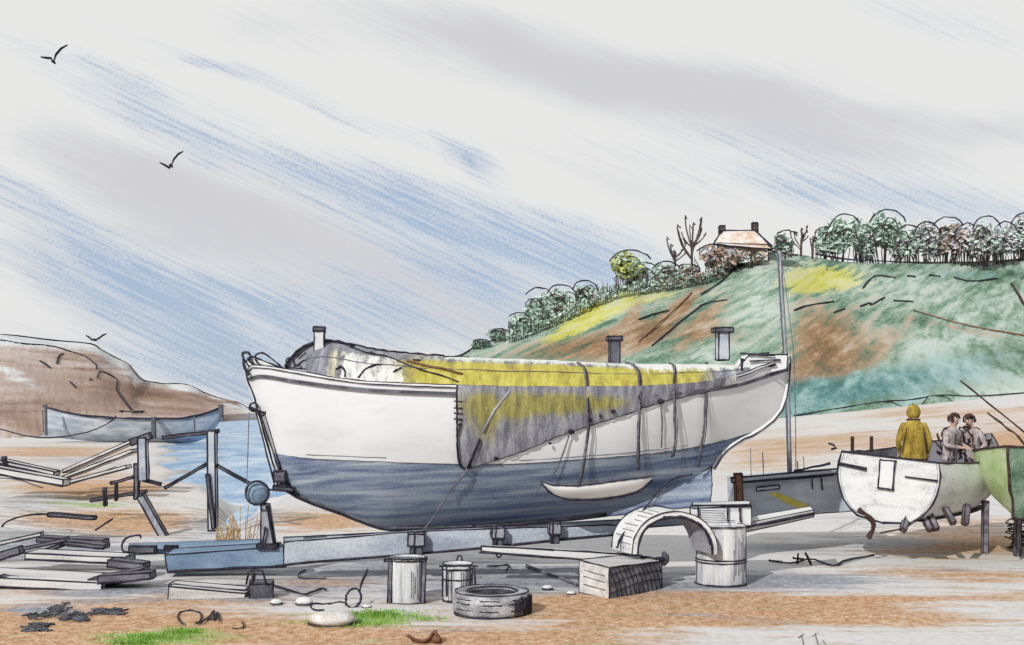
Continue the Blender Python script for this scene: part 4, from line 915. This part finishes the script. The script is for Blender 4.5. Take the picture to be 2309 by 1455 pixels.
# ------------------------------------------------------------------ people
def person(label, feet, yaw, H, top, legs, hood, lean=0., armpose=0, bend=.0):
    root = thing('person', label, 'person', feet); k = H/1.75; Rm = Matrix.Rotation(yaw, 3, 'Z')
    V = []; E = []; Rr = []
    def a(p, r, par=None):
        x, y, z = p
        if z > .95: y -= (z-.95)*lean
        V.append(Vector((x*k, y*k, z*k))); Rr.append(r*k)
        if par is not None: E.append((par, len(V)-1))
        return len(V)-1
    pel = a((0,0,.95), .16); ab = a((0,.0,1.10), .15, pel); ch = a((0,0,1.30), .17, ab); nk0 = a((0,0,1.46), .09, ch); nk = a((0,-.01,1.53), .055, nk0)
    hd = a((0,-.02,1.62), .085, nk); ht = a((0,-.01,1.70), .078, hd); nose = a((0,-.125,1.625), .016, hd)
    for sg in (-1,1):
        hip = a((sg*.10,0,.90), .10, pel); kn = a((sg*.12,-.02-bend*.2,.50), .065, hip); an = a((sg*.13,.03,.10), .045, kn); ft = a((sg*.14,-.08,.04), .04, an); to = a((sg*.15,-.18,.03), .03, ft)
        sh = a((sg*.19,0,1.40), .075, ch)
        el, wr = (((sg*.27,.03,1.12), (sg*.25,-.10,.90)), ((sg*.26,-.06,1.14), (sg*.12,-.30,1.10)), ((sg*.30,-.02,1.15), (sg*.22,-.26,.98)))[armpose]
        e_ = a(el, .055, sh); w_ = a(wr, .034, e_); dv = (Vector(wr)-Vector(el)).normalized()
        pm = a(tuple(Vector(wr)+dv*.06), .032, w_); sd = Vector((sg*-.5,-.8,.2)).normalized()
        for fi, ln in ((-.026,.075),(-.009,.09),(.009,.085),(.026,.065)):
            b1 = a(tuple(Vector(wr)+dv*.10+sd*fi*1.1), .0095, pm); b2 = a(tuple(Vector(wr)+dv*(.10+ln*.55)+sd*fi*1.3+Vector((0,-.006,-.008))), .0085, b1); a(tuple(Vector(wr)+dv*(.10+ln*.9)+sd*fi*1.3+Vector((0,-.02,-.022))), .007, b2)
        t1 = a(tuple(Vector(wr)+dv*.045-sd*.045), .011, pm); a(tuple(Vector(wr)+dv*.085-sd*.062), .009, t1)
    me = bpy.data.meshes.new('body'); me.from_pydata([tuple(v) for v in V], E, [])
    tmp = bpy.data.objects.new('tmp', me); COL.objects.link(tmp); tmp.modifiers.new('s', 'SKIN')
    for i, sv in enumerate(me.skin_vertices[0].data): sv.radius = (Rr[i], Rr[i]*(.8 if i in (pel,ab,ch) else 1)); sv.use_root = i == pel
    ss = tmp.modifiers.new('u', 'SUBSURF'); ss.levels = ss.render_levels = 2
    dg_ = bpy.context.evaluated_depsgraph_get(); dg_.update(); m2 = bpy.data.meshes.new_from_object(tmp.evaluated_get(dg_)); bpy.data.objects.remove(tmp)
    b_ = MB()
    for m_ in m2.polygons:
        c_ = m_.center/k
    vs = [v.co.copy() for v in m2.vertices]; off = Vector(feet)
    b_.v = [off+Rm @ v for v in vs]
    for p_ in m2.polygons:
        c_ = p_.center/k; hand = min((c_-Vector(w2)).length for w2 in hands(armpose, lean)) < .13
        b_.f.append(list(p_.vertices)); b_.sm.append(True)
        b_.m.append(SKIN if (c_.z > 1.50 or hand) else (top if c_.z > .86 else (legs if c_.z > .12 else DARKG)))
    hc = off+Rm @ Vector((0,(-.02-.67*lean)*k,1.64*k)); fw = Rm @ Vector((0,-1,0)); sdv = Rm @ Vector((1,0,0))
    for sg in (-1,1):
        b_.ball(hc+fw*.083*k+sdv*sg*.034*k, .012*k, INKB, n=8); b_.ball(hc+sdv*sg*.09*k, .03*k, SKIN, (.4,.7,1), 8)
    b_.stroke(hc+fw*.088*k+sdv*-.025*k-Vector((0,0,.055*k)), hc+fw*.088*k+sdv*.025*k-Vector((0,0,.055*k)), .006, INKB, k=3)
    b_.build('body', root)
    if hood:
        b_ = MB(); hs = []
        for i in range(9):
            th = math.pi*.78*i/8; row = []
            for j in range(19):
                q = math.pi*(-.36+1.72*j/18)
                row.append(hc+Vector((0,0,.01))+(sdv*math.cos(q)-fw*math.sin(q))*.125*k*math.sin(th+.02)+Vector((0,0,.145*k*math.cos(th))))
            hs.append(row)
        b_.sheet(hs, top, True); b_.tube([r[0] for r in hs], .014, INKB, 5, .003); b_.tube([r[-1] for r in hs], .014, INKB, 5, .003); b_.ring(hc-Vector((0,0,.125*k)), .105*k, .018, INKB, (0,0,1), 20, .003); b_.build('hood', root)
        b_ = MB(); c0 = off+Vector((0,0,0))
        b_.lathe(off+Vector((0,0,.80*k)), [(.235*k,0),(.22*k,.12*k),(.2*k,.3*k),(.215*k,.45*k),(.20*k,.58*k),(.10*k,.70*k)], top, 24, caps=False); b_.ring(off+Vector((0,0,.80*k)), .235*k, .012, INKB, (0,0,1), 26, .003)
        for sg in (-1,1): b_.tube([off+Rm @ Vector((sg*(.14+.02*i)*k, .17*k*(1 if True else 1), (1.38-.12*i)*k)) for i in range(5)], .010, INKB, 5, .004)
        b_.build('jacket', root)
    else:
        b_ = MB()
        for _ in range(70):
            q = rnd.uniform(0,6.28); th = rnd.uniform(0,1.75); v = (sdv*math.cos(q)*math.sin(th)+(-fw)*math.sin(q)*math.sin(th)+Vector((0,0,math.cos(th))))
            if v.dot(fw) > .45 and v.z < .55: continue
            p0 = hc+Vector((0,0,.025*k))+v*.098*k; t1 = v.cross(Vector((rnd.uniform(-1,1),rnd.uniform(-1,1),rnd.uniform(-1,1)))).normalized()*.05*k
            b_.tube([p0-t1, p0+v*.035*k, p0+t1], .014*k, HAIR, 5, sub=1)
        b_.build('hair', root)
        b_ = MB()
        for sg in (-1,1):
            b_.tube([off+Rm @ (Vector((sg*(.17+.01*i), (.14*math.cos(i))-(lean*(1.4-.14*i-.95)), 1.4-.14*i))*k) for i in range(5)], .012, INKB, 5, .006)
            b_.tube([off+Rm @ (Vector((sg*.10, -.15-(lean*(1.38-.15*i-.95)), 1.38-.15*i))*k) for i in range(4)], .012, INKB, 5, .006)
        b_.tube([off+Rm @ (Vector((-.18+.09*i, -.165-lean*.2, 1.12+.02*(i % 2)))*k) for i in range(5)], .012, INKB, 5, .005)
        b_.build('jacket_seams', root)
    return root
def hands(ap, lean):
    out = []
    for sg in (-1,1):
        wr = ((sg*.25,-.10,.90),(sg*.12,-.30,1.10),(sg*.22,-.26,.98))[ap]; el = ((sg*.27,.03,1.12),(sg*.26,-.06,1.14),(sg*.30,-.02,1.15))[ap]
        w = Vector(wr)+(Vector(wr)-Vector(el)).normalized()*.10
        if w.z > .95: w.y -= (w.z-.95)*lean
        out.append(tuple(w))
    return out
def stand(x, y, zhead, H): return Vector((x, y, zhead-H))
person('person in yellow hooded oilskin seen from behind, standing in the white boat', stand(7.30,19.95,2.63,1.74), R(180-14), 1.74, YELLOW, DARKG, True, .05, 0)
person('person with dark curly hair and pale jacket next to the yellow oilskin', stand(8.22,20.62,2.48,1.62), R(35), 1.62, PALEJ, TIMD, False, .12, 1)
person('person in pale jacket with flat dark hair, farthest right of the three', stand(8.86,21.10,2.46,1.60), R(-50), 1.60, PALEJ, TIMD, False, .2, 2)

# ------------------------------------------------------------------ gulls
def gull(label, d, pts, w):
    t = thing('gull', label, 'gull', W(*pts[len(pts)//2], d), 'gulls in the sky')
    mid = pts[len(pts)//2]; c = W(*mid, d); s_ = M(1, d)
    b_ = MB(); b_.tube([c+Vector((-.02,-8*s_,0)), c+Vector((0,-3*s_,.5*s_)), c+Vector((.0,4*s_,0)), c+Vector((0,10*s_,-s_))], w*s_*1.1, BIRD, 7, taper=lambda u: .35+.65*math.sin(math.pi*min(u+.12,1))); b_.build('body', t)
    for part in (pts[:len(pts)//2+1], pts[len(pts)//2:]):
        b_ = MB(); q = [W(x, y, d) for x, y in part]; up_ = Vector((0, w*1.6*s_, 0)); n = len(q); fat = [.25+.75*math.sin(math.pi*(.1+.8*i/(n-1))) for i in range(n)]
        top = [[p-up_*f+Vector((0,0,.25*w*s_)), p+Vector((0,0,w*s_*f)), p+up_*f] for p, f in zip(q, fat)]; bot = [[r[0], p-Vector((0,0,w*s_*.8*f)), r[2]] for r, p, f in zip(top, q, fat)]
        b_.sheet(top, BIRD); b_.sheet(bot, BIRD, True, True); b_.build('wing', t)
gull('gull flying highest, near the top left of the sky', 45, [(92,129),(104,131),(116,132),(121,140),(126,124),(138,110),(152,102)], 3.4)
gull('gull flying lower, over the grey streak of cloud', 45, [(360,367),(372,373),(382,379),(386,374),(392,360),(402,348),(413,342)], 3.6)
gull('small gull just above the crest of the brown headland', 70, [(194,757),(201,761),(206,766),(214,767),(224,763),(231,757),(240,753)], 3.2)

# ------------------------------------------------------------------ hilltop: cottage, trees, bushes
D = 243.
ct = thing('cottage', 'small cottage with two chimneys and a pale orange-streaked roof on the hill crest', 'cottage', W(1660,600,D))
mb = MB(); m_ = lambda x, y, o=0.: W(x, y, D+o)
mb.hexa([m_(1618,600), m_(1732,588), m_(1732,588,9), m_(1618,600,9), m_(1618,548), m_(1732,552), m_(1732,552,9), m_(1618,548,9)], WALLW, ir(D,1.2)); wl_ = mb.build('wall', ct)
mb = MB(); mb.hexa([m_(1608,552,-.6), m_(1742,562,-.6), m_(1742,562,9.6), m_(1608,552,9.6), m_(1628,521,4), m_(1704,520,4), m_(1704,520,5), m_(1628,521,5)], ROOFO, ir(D,1.8))
mb.stroke(m_(1600,566,-.8), m_(1630,520,3.9), ir(D,2.2), INK); mb.stroke(m_(1700,518,3.9), m_(1752,566,-.8), ir(D,2.0), INK); rf = mb.build('roof', ct)
for x, y in ((1628,510),(1702,503)):
    b_ = MB(); b_.box(m_(x,y+20,4.5), (M(12,D), 1.2, M(20,D)), BARK, 0, ir(D,1.6)); b_.build('chimney', rf)
for x in (1650,1700):
    b_ = MB(); b_.box(m_(x,580,-.1), (M(12,D), .2, M(14,D)), DARKG, 0, ir(D,1.)); b_.build('window', ct)
def leaves(b_, c, r, n, mats, size):
    for _ in range(n):
        th = rnd.uniform(0,6.283); ph = math.acos(rnd.uniform(-1,1)); q = rnd.uniform(.45,1)**.6
        p = Vector(c)+Vector((r[0]*q*math.sin(ph)*math.cos(th), r[1]*q*math.sin(ph)*math.sin(th), r[2]*q*math.cos(ph)))
        u = Vector((rnd.gauss(0,1), rnd.gauss(0,1), rnd.gauss(0,1))).normalized(); v = u.orthogonal().normalized(); s_ = size*rnd.uniform(.6,1.3)
        b_.add([p-u*s_, p+v*s_*.6, p+u*s_, p-v*s_*.6], [[0,1,2,3]], rnd.choice(mats))
def arc_line(b_, c, w, h, r, a0=0., a1=180., mat=INK, dy=-.4):
    b_.tube([Vector(c)+Vector((w*math.cos(R(a0+(a1-a0)*i/9)), dy, h*math.sin(R(a0+(a1-a0)*i/9)))) for i in range(10)], r, mat, 5, r*.8)
def tree(label, px, pbot, ptop, w, d, mats, stems, group, outline=True, name='tree'):
    base = W(px, pbot, d); t = thing(name, label, 'tree' if name != 'bush' else 'bush', base, group); H = M(pbot-ptop, d); wd = M(w/2, d); r_ = ir(d,1.8)
    b_ = MB(); b_.tube([base-Vector((0,0,.6)), base+Vector((rnd.uniform(-.1,.1)*wd,0,H*.4)), base+Vector((rnd.uniform(-.15,.15)*wd,0,H*.75))], r_*1.3, BARK, 6, taper=lambda u: 1-.6*u)
    for k in range(int(stems*1.5)):
        x = rnd.uniform(-.85,.85)*wd; hh = H*rnd.uniform(.45,.85)*(1-.35*abs(x)/wd); y = rnd.uniform(-.6,.6)*wd*.6
        b_.tube([base+Vector((x*.75,y,-.3)), base+Vector((x+rnd.uniform(-.15,.15)*wd,y,hh*.5)), base+Vector((x+rnd.uniform(-.2,.2)*wd,y,hh))], r_*rnd.uniform(.4,.8), BARK, 4, r_*.5)
    b_.build('trunk', t)
    b_ = MB(); low = name == 'bush'; c = base+Vector((0,0,H*(.46 if low else .56))); n = int(300*min(1.8, (w*(pbot-ptop))/6000)+90)
    for k in range(5):
        cc = c+Vector((rnd.uniform(-.55,.55)*wd, rnd.uniform(-.3,.3)*wd, rnd.uniform(-.16,.13)*H)); leaves(b_, cc, (wd*.55, wd*.5, H*(.34 if low else .29)), n//5, mats, M(8.5,d))
    if outline:
        arc_line(b_, base+Vector((0,0,H*.56)), wd*.92, H*.42, r_*.9, rnd.uniform(5,35), rnd.uniform(140,178), INK, -wd*.45)
        for k in range(3): arc_line(b_, base+Vector((rnd.uniform(-.5,.5)*wd,0,H*rnd.uniform(.35,.6))), wd*rnd.uniform(.3,.45), H*rnd.uniform(.18,.28), r_*.75, rnd.uniform(0,30), rnd.uniform(130,200), INKB, -wd*.55)
    b_.build('crown', t)
RG = 'trees along the hill crest'
A_, B_2, Cc, Dk, Ru, Li = LEAF
crest = HILL.crest
for i, (px, top_, w, mats, stems, lab) in enumerate((
        (1858,512,66,[A_,A_,B_2],7,'first tree of the crest row, low and pale green, right of the bare trees'), (1900,484,86,[A_,B_2,A_],10,'tall pale green tree, second of the crest row'),
        (1945,508,60,[A_,B_2,Li],12,'dark-stemmed tree between the two tallest of the crest row'), (1995,474,100,[A_,B_2,B_2],14,'tallest and broadest green tree of the crest row'),
        (2045,508,74,[A_,Li,B_2],13,'tree just right of the tallest on the crest, half bare'), (2085,500,70,[A_,Li],13,'pale thin-leaved tree right of the half bare one'), (2130,490,90,[Li,A_,Ru],14,'russet tinged tree with a rounded top'),
        (2175,504,66,[Ru,Li,Li],14,'small russet tree with many stems'), (2218,488,76,[Li,A_],14,'lilac grey tree with a domed top'), (2262,500,62,[Li,Li,A_],13,'thin grey tree next to last inside the frame'),
        (2302,480,70,[Li,A_],12,'last tall grey tree at the right edge of the hill crest'), (2350,495,80,[Li,A_],10,'grey tree just beyond the right edge'))):
    tree(lab, px, crest(px)+6, top_, w, 262+rnd.uniform(-6,6), mats, stems, RG)
BG = 'bushes along the left slope of the hill'
for px, pb, pt, w, mats, lab in ((1085,784,766,46,[Dk,B_2],'lowest dark bush on the left slope, close above the tarpaulin'), (1128,766,742,48,[Dk,B_2],'dark bush second up the left slope'), (1170,748,706,60,[Dk,B_2,A_],'dark shaggy bush below the pale rounded ones'),
        (1215,736,648,80,[A_,B_2],'rounded pale green bush halfway up the left slope'), (1265,716,642,76,[A_,B_2,A_],'broad pale bush with upright stems midway up the slope'), (1318,696,632,64,[B_2,A_,Dk],'narrow bush just below the yellow-green tree'),
        (1448,648,592,74,[B_2,Dk,A_],'dark green bush between the yellow tree and cottage'), (1500,642,590,70,[B_2,A_],'green bush hung with twigs left of the cottage'), (1550,634,596,60,[A_,Ru],'low russet-green bush beside the cottage hedge')):
    tree(lab, px, pb+4, pt, w, 205+(px-1085)*.07, mats, 7, BG, True, 'bush')
hd = thing('hedge', 'low dark scrubby hedge running up the left slope among the bushes', 'hedge', W(1320,690,226))
b_ = MB(); b2 = MB()
for px in range(1150,1640,5):
    y = crest(px)+8; d_ = 200+(px-1085)*.07; g_ = W(px, y, d_)
    leaves(b_, g_+Vector((0,0,M(11,d_))), (M(9,d_), 1.5, M(12+6*math.sin(px*.07),d_)), 9, [B_2,Dk,A_] if px < 1480 else [A_,Ru,Dk], M(6,d_))
    b2.tube([g_-Vector((0,0,.4)), g_+Vector((rnd.uniform(-.3,.3),-1.2,M(rnd.uniform(14,44),d_)))], ir(d_,rnd.uniform(.6,1.2)), BARK, 4, .03)
b_.build('foliage', hd); o = b2.build('stems', hd); o['kind'] = 'stuff'
tree('yellow-green leafy tree halfway up the left slope', 1420, 655, 566, 110, 229, [Cc,Cc,A_,B_2], 6, None)
for px, pb, pt, w, mats, lab in ((1612,612,552,100,[Ru,Ru,Li],'russet hedge growing against the left end of the cottage'),(1690,592,562,76,[Li,A_,Ru],'pale low bush in front of the cottage door side'), (1770,578,520,60,[Li,Dk],'thin dark bush right of the cottage roof')):
    tree(lab, px, pb, pt, w, 240, mats, 9, None, True, 'bush')
def bare(label, px, pbot, ptop, w, d, n):
    base = W(px, pbot, d); t = thing('bare_tree', label, 'tree', base, 'bare trees on the hill crest'); H = M(pbot-ptop, d); r_ = ir(d,1.7)
    b_ = MB(); b_.tube([base-Vector((0,0,.5)), base+Vector((.1,0,H*.5))], r_*1.5, BARK, 6); b_.build('trunk', t)
    b_ = MB()
    for k in range(n):
        a = rnd.uniform(-1,1)*M(w/2,d); h0 = H*rnd.uniform(.1,.45); h1 = H*rnd.uniform(.55,1)
        b_.tube([base+Vector((0,0,h0)), base+Vector((a*.7,rnd.uniform(-1,1),(h0+h1)/2)), base+Vector((a,rnd.uniform(-1,1),h1)), base+Vector((a*.8+rnd.uniform(-.3,.6),0,h1-H*.08))], r_*rnd.uniform(.7,1.1), BARK, 5, r_*.3, sub=1)
    b_.build('branches', t)
bare('bare twisted tree with curling boughs left of the cottage', 1560, 600, 484, 76, 238, 13); bare('leafless bush-like tree next to the twisted one', 1522, 606, 532, 60, 238, 8)
bare('spindly bare tree between cottage and crest row', 1806, 574, 506, 56, 250, 8); bare('slim bare tree touching the first crest tree', 1832, 580, 508, 30, 250, 6)

# ------------------------------------------------------------------ sky, sun, camera
w = bpy.data.worlds.new('World'); sc.world = w; w.use_nodes = True
SUN_EL, SUN_AZ = R(33), R(-150)                    # azimuth from +Y towards +X: behind us to the left
t = NT(w.node_tree); bg = w.node_tree.nodes['Background']
sky = t.n('ShaderNodeTexSky', sky_type='NISHITA', sun_disc=False); sky.sun_elevation = SUN_EL; sky.sun_rotation = SUN_AZ
co = t.n('ShaderNodeTexCoord').outputs['Generated']
sx_ = t.n('ShaderNodeSeparateXYZ'); t.put(sx_.inputs[0], co)
den = t.math('MAXIMUM', t.math('ABSOLUTE', sx_.outputs[1]), .12)
U, Vv = t.math('DIVIDE', sx_.outputs[0], den), t.math('DIVIDE', sx_.outputs[2], den)
cb = t.n('ShaderNodeCombineXYZ'); t.put(cb.inputs[0], U); t.put(cb.inputs[1], Vv); uv = cb.outputs[0]
streak = t.noise(t.mapv(uv, rot=(0,0,R(23)), scale=(1.6,14,1)), 3.0, 5, .62, .25)
fine = t.noise(t.mapv(uv, rot=(0,0,R(25)), scale=(3.2,105,1)), 3.0, 3, .65, .12)
grain = t.noise(uv, 420, 2, .75)
wob = t.n('ShaderNodeTexNoise'); t.put(wob.inputs['Vector'], t.mapv(uv, rot=(0,0,R(22)), scale=(1,3,1))); wob.inputs['Scale'].default_value = 7; wob.inputs['Detail'].default_value = 3
vm = t.n('ShaderNodeVectorMath', operation='MULTIPLY_ADD'); t.put(vm.inputs[0], wob.outputs['Color']); vm.inputs[1].default_value = (.06,.05,0); vm.inputs[2].default_value = (0,0,0)
va = t.n('ShaderNodeVectorMath', operation='ADD'); t.put(va.inputs[0], uv); t.put(va.inputs[1], vm.outputs[0]); uvw = va.outputs[0]
def blobs(lst):
    tot = None
    for x, y, la, lb, ang, st in lst:
        mp = t.mapv(uvw, ((x-CX)/F+.03, (HY-y)/F+.025, 0), (0,0,R(-ang)), (la*1.35/F, lb*1.35/F, 1), 'TEXTURE')
        gr_ = t.n('ShaderNodeTexGradient', gradient_type='SPHERICAL'); t.put(gr_.inputs[0], mp)
        v = t.math('MULTIPLY', gr_.outputs['Fac'], st); tot = v if tot is None else t.math('ADD', tot, v)
    return tot
greyw = blobs([(1150,110,440,75,15,1.0),(1420,190,700,90,12,.8),(1700,190,330,70,8,.7),(1850,320,460,90,10,.9),(2230,285,260,45,8,1),(330,430,280,90,22,1.0),(640,520,560,110,25,.85),(950,640,700,170,22,.75),(600,70,170,60,5,.5),(150,640,330,130,25,.6),(1450,420,360,70,16,.5),(100,300,140,60,15,.5),(450,680,500,150,25,.8),(1150,730,320,110,15,.6),(100,760,300,60,10,.3)])
bluew = blobs([(880,440,680,80,21,1.0),(330,250,480,50,27,.65),(130,480,360,50,30,.7),(330,640,200,36,27,1.5),(560,620,420,90,24,.45),(900,700,300,80,22,.45),(480,790,360,120,20,.85),(620,860,300,90,16,.9),(1080,540,400,110,20,.75),(1350,590,280,90,12,.7),(1850,420,520,100,11,.8),(2220,460,420,50,5,.65),(680,215,560,24,20,.65),(1060,355,130,26,38,1.1),(2150,60,400,50,12,.5),(200,560,380,80,28,.6),(440,150,160,22,8,.5),(1100,680,300,60,30,.5),(250,700,300,60,25,.6),(420,870,260,50,18,.6),(150,620,260,40,28,.6),(720,760,260,60,20,.8),(900,720,300,60,18,.7),(1050,640,280,50,20,.6),(560,680,300,36,25,.6)])
ctr = lambda f, k: t.math('MULTIPLY', t.math('SUBTRACT', f, .5), k)
jit = t.math('ADD', ctr(streak, .9), ctr(fine, .7))
c = t.mix(t.math('MULTIPLY', t.step(t.math('ADD', greyw, t.math('ADD', t.math('MULTIPLY', jit, .8), ctr(grain, .25))), .05, 1.4), .92), (.80,.805,.795), (.625,.625,.66))
skc = t.n('ShaderNodeVectorMath', operation='SCALE'); t.put(skc.inputs[0], sky.outputs[0]); skc.inputs['Scale'].default_value = .1
bluec = t.mix(.8, skc.outputs[0], (.33,.46,.67))
wide = t.step(t.math('ADD', t.math('MULTIPLY', bluew, 1.1), jit), .1, 1.5)                 # thin veil of blue
line = t.step(t.math('ADD', t.math('ADD', t.math('MULTIPLY', bluew, .55), ctr(fine, 2.2)), t.math('ADD', ctr(streak, .8), ctr(grain, 1.6))), .32, 1.1)   # bright streaks
line = t.math('MULTIPLY', line, t.step(bluew, .05, .6))
c = t.mix(t.math('MULTIPLY', wide, .8), c, t.mix(.75, bluec, (.62,.66,.73)))
c = t.mix(t.math('MULTIPLY', line, .78), c, bluec)
back = t.step(sx_.outputs[1], -.25, .1)                   # unseen sky behind us, darkened to cut the fill light
c = t.mix(back, t.mix(.3, (.30,.32,.36), skc.outputs[0]), c)
t.put(bg.inputs['Color'], c); bg.inputs['Strength'].default_value = 1.0

L = bpy.data.lights.new('sun', 'SUN'); L.energy = 3.0; L.angle = R(.5); L.color = (1,.99,.96)
so = bpy.data.objects.new('sun', L); COL.objects.link(so)
dirn = Vector((math.sin(SUN_AZ)*math.cos(SUN_EL), math.cos(SUN_AZ)*math.cos(SUN_EL), math.sin(SUN_EL)))
so.rotation_euler = dirn.to_track_quat('Z', 'Y').to_euler(); so.location = (0,0,60)

cam = bpy.data.cameras.new('camera'); co_ = bpy.data.objects.new('camera', cam); COL.objects.link(co_); sc.camera = co_
co_.location = (0,0,EYE); co_.rotation_euler = (R(90),0,0); cam.lens = F/2309*36; cam.sensor_width = 36; cam.sensor_fit = 'HORIZONTAL'
cam.shift_y = (HY-727.5)/2309; cam.clip_end = 20000; cam.clip_start = .1
sc.view_settings.view_transform = 'Standard'; sc.view_settings.look = 'None'; sc.view_settings.exposure = 0; sc.view_settings.gamma = 1
sc.cycles.max_bounces = 5
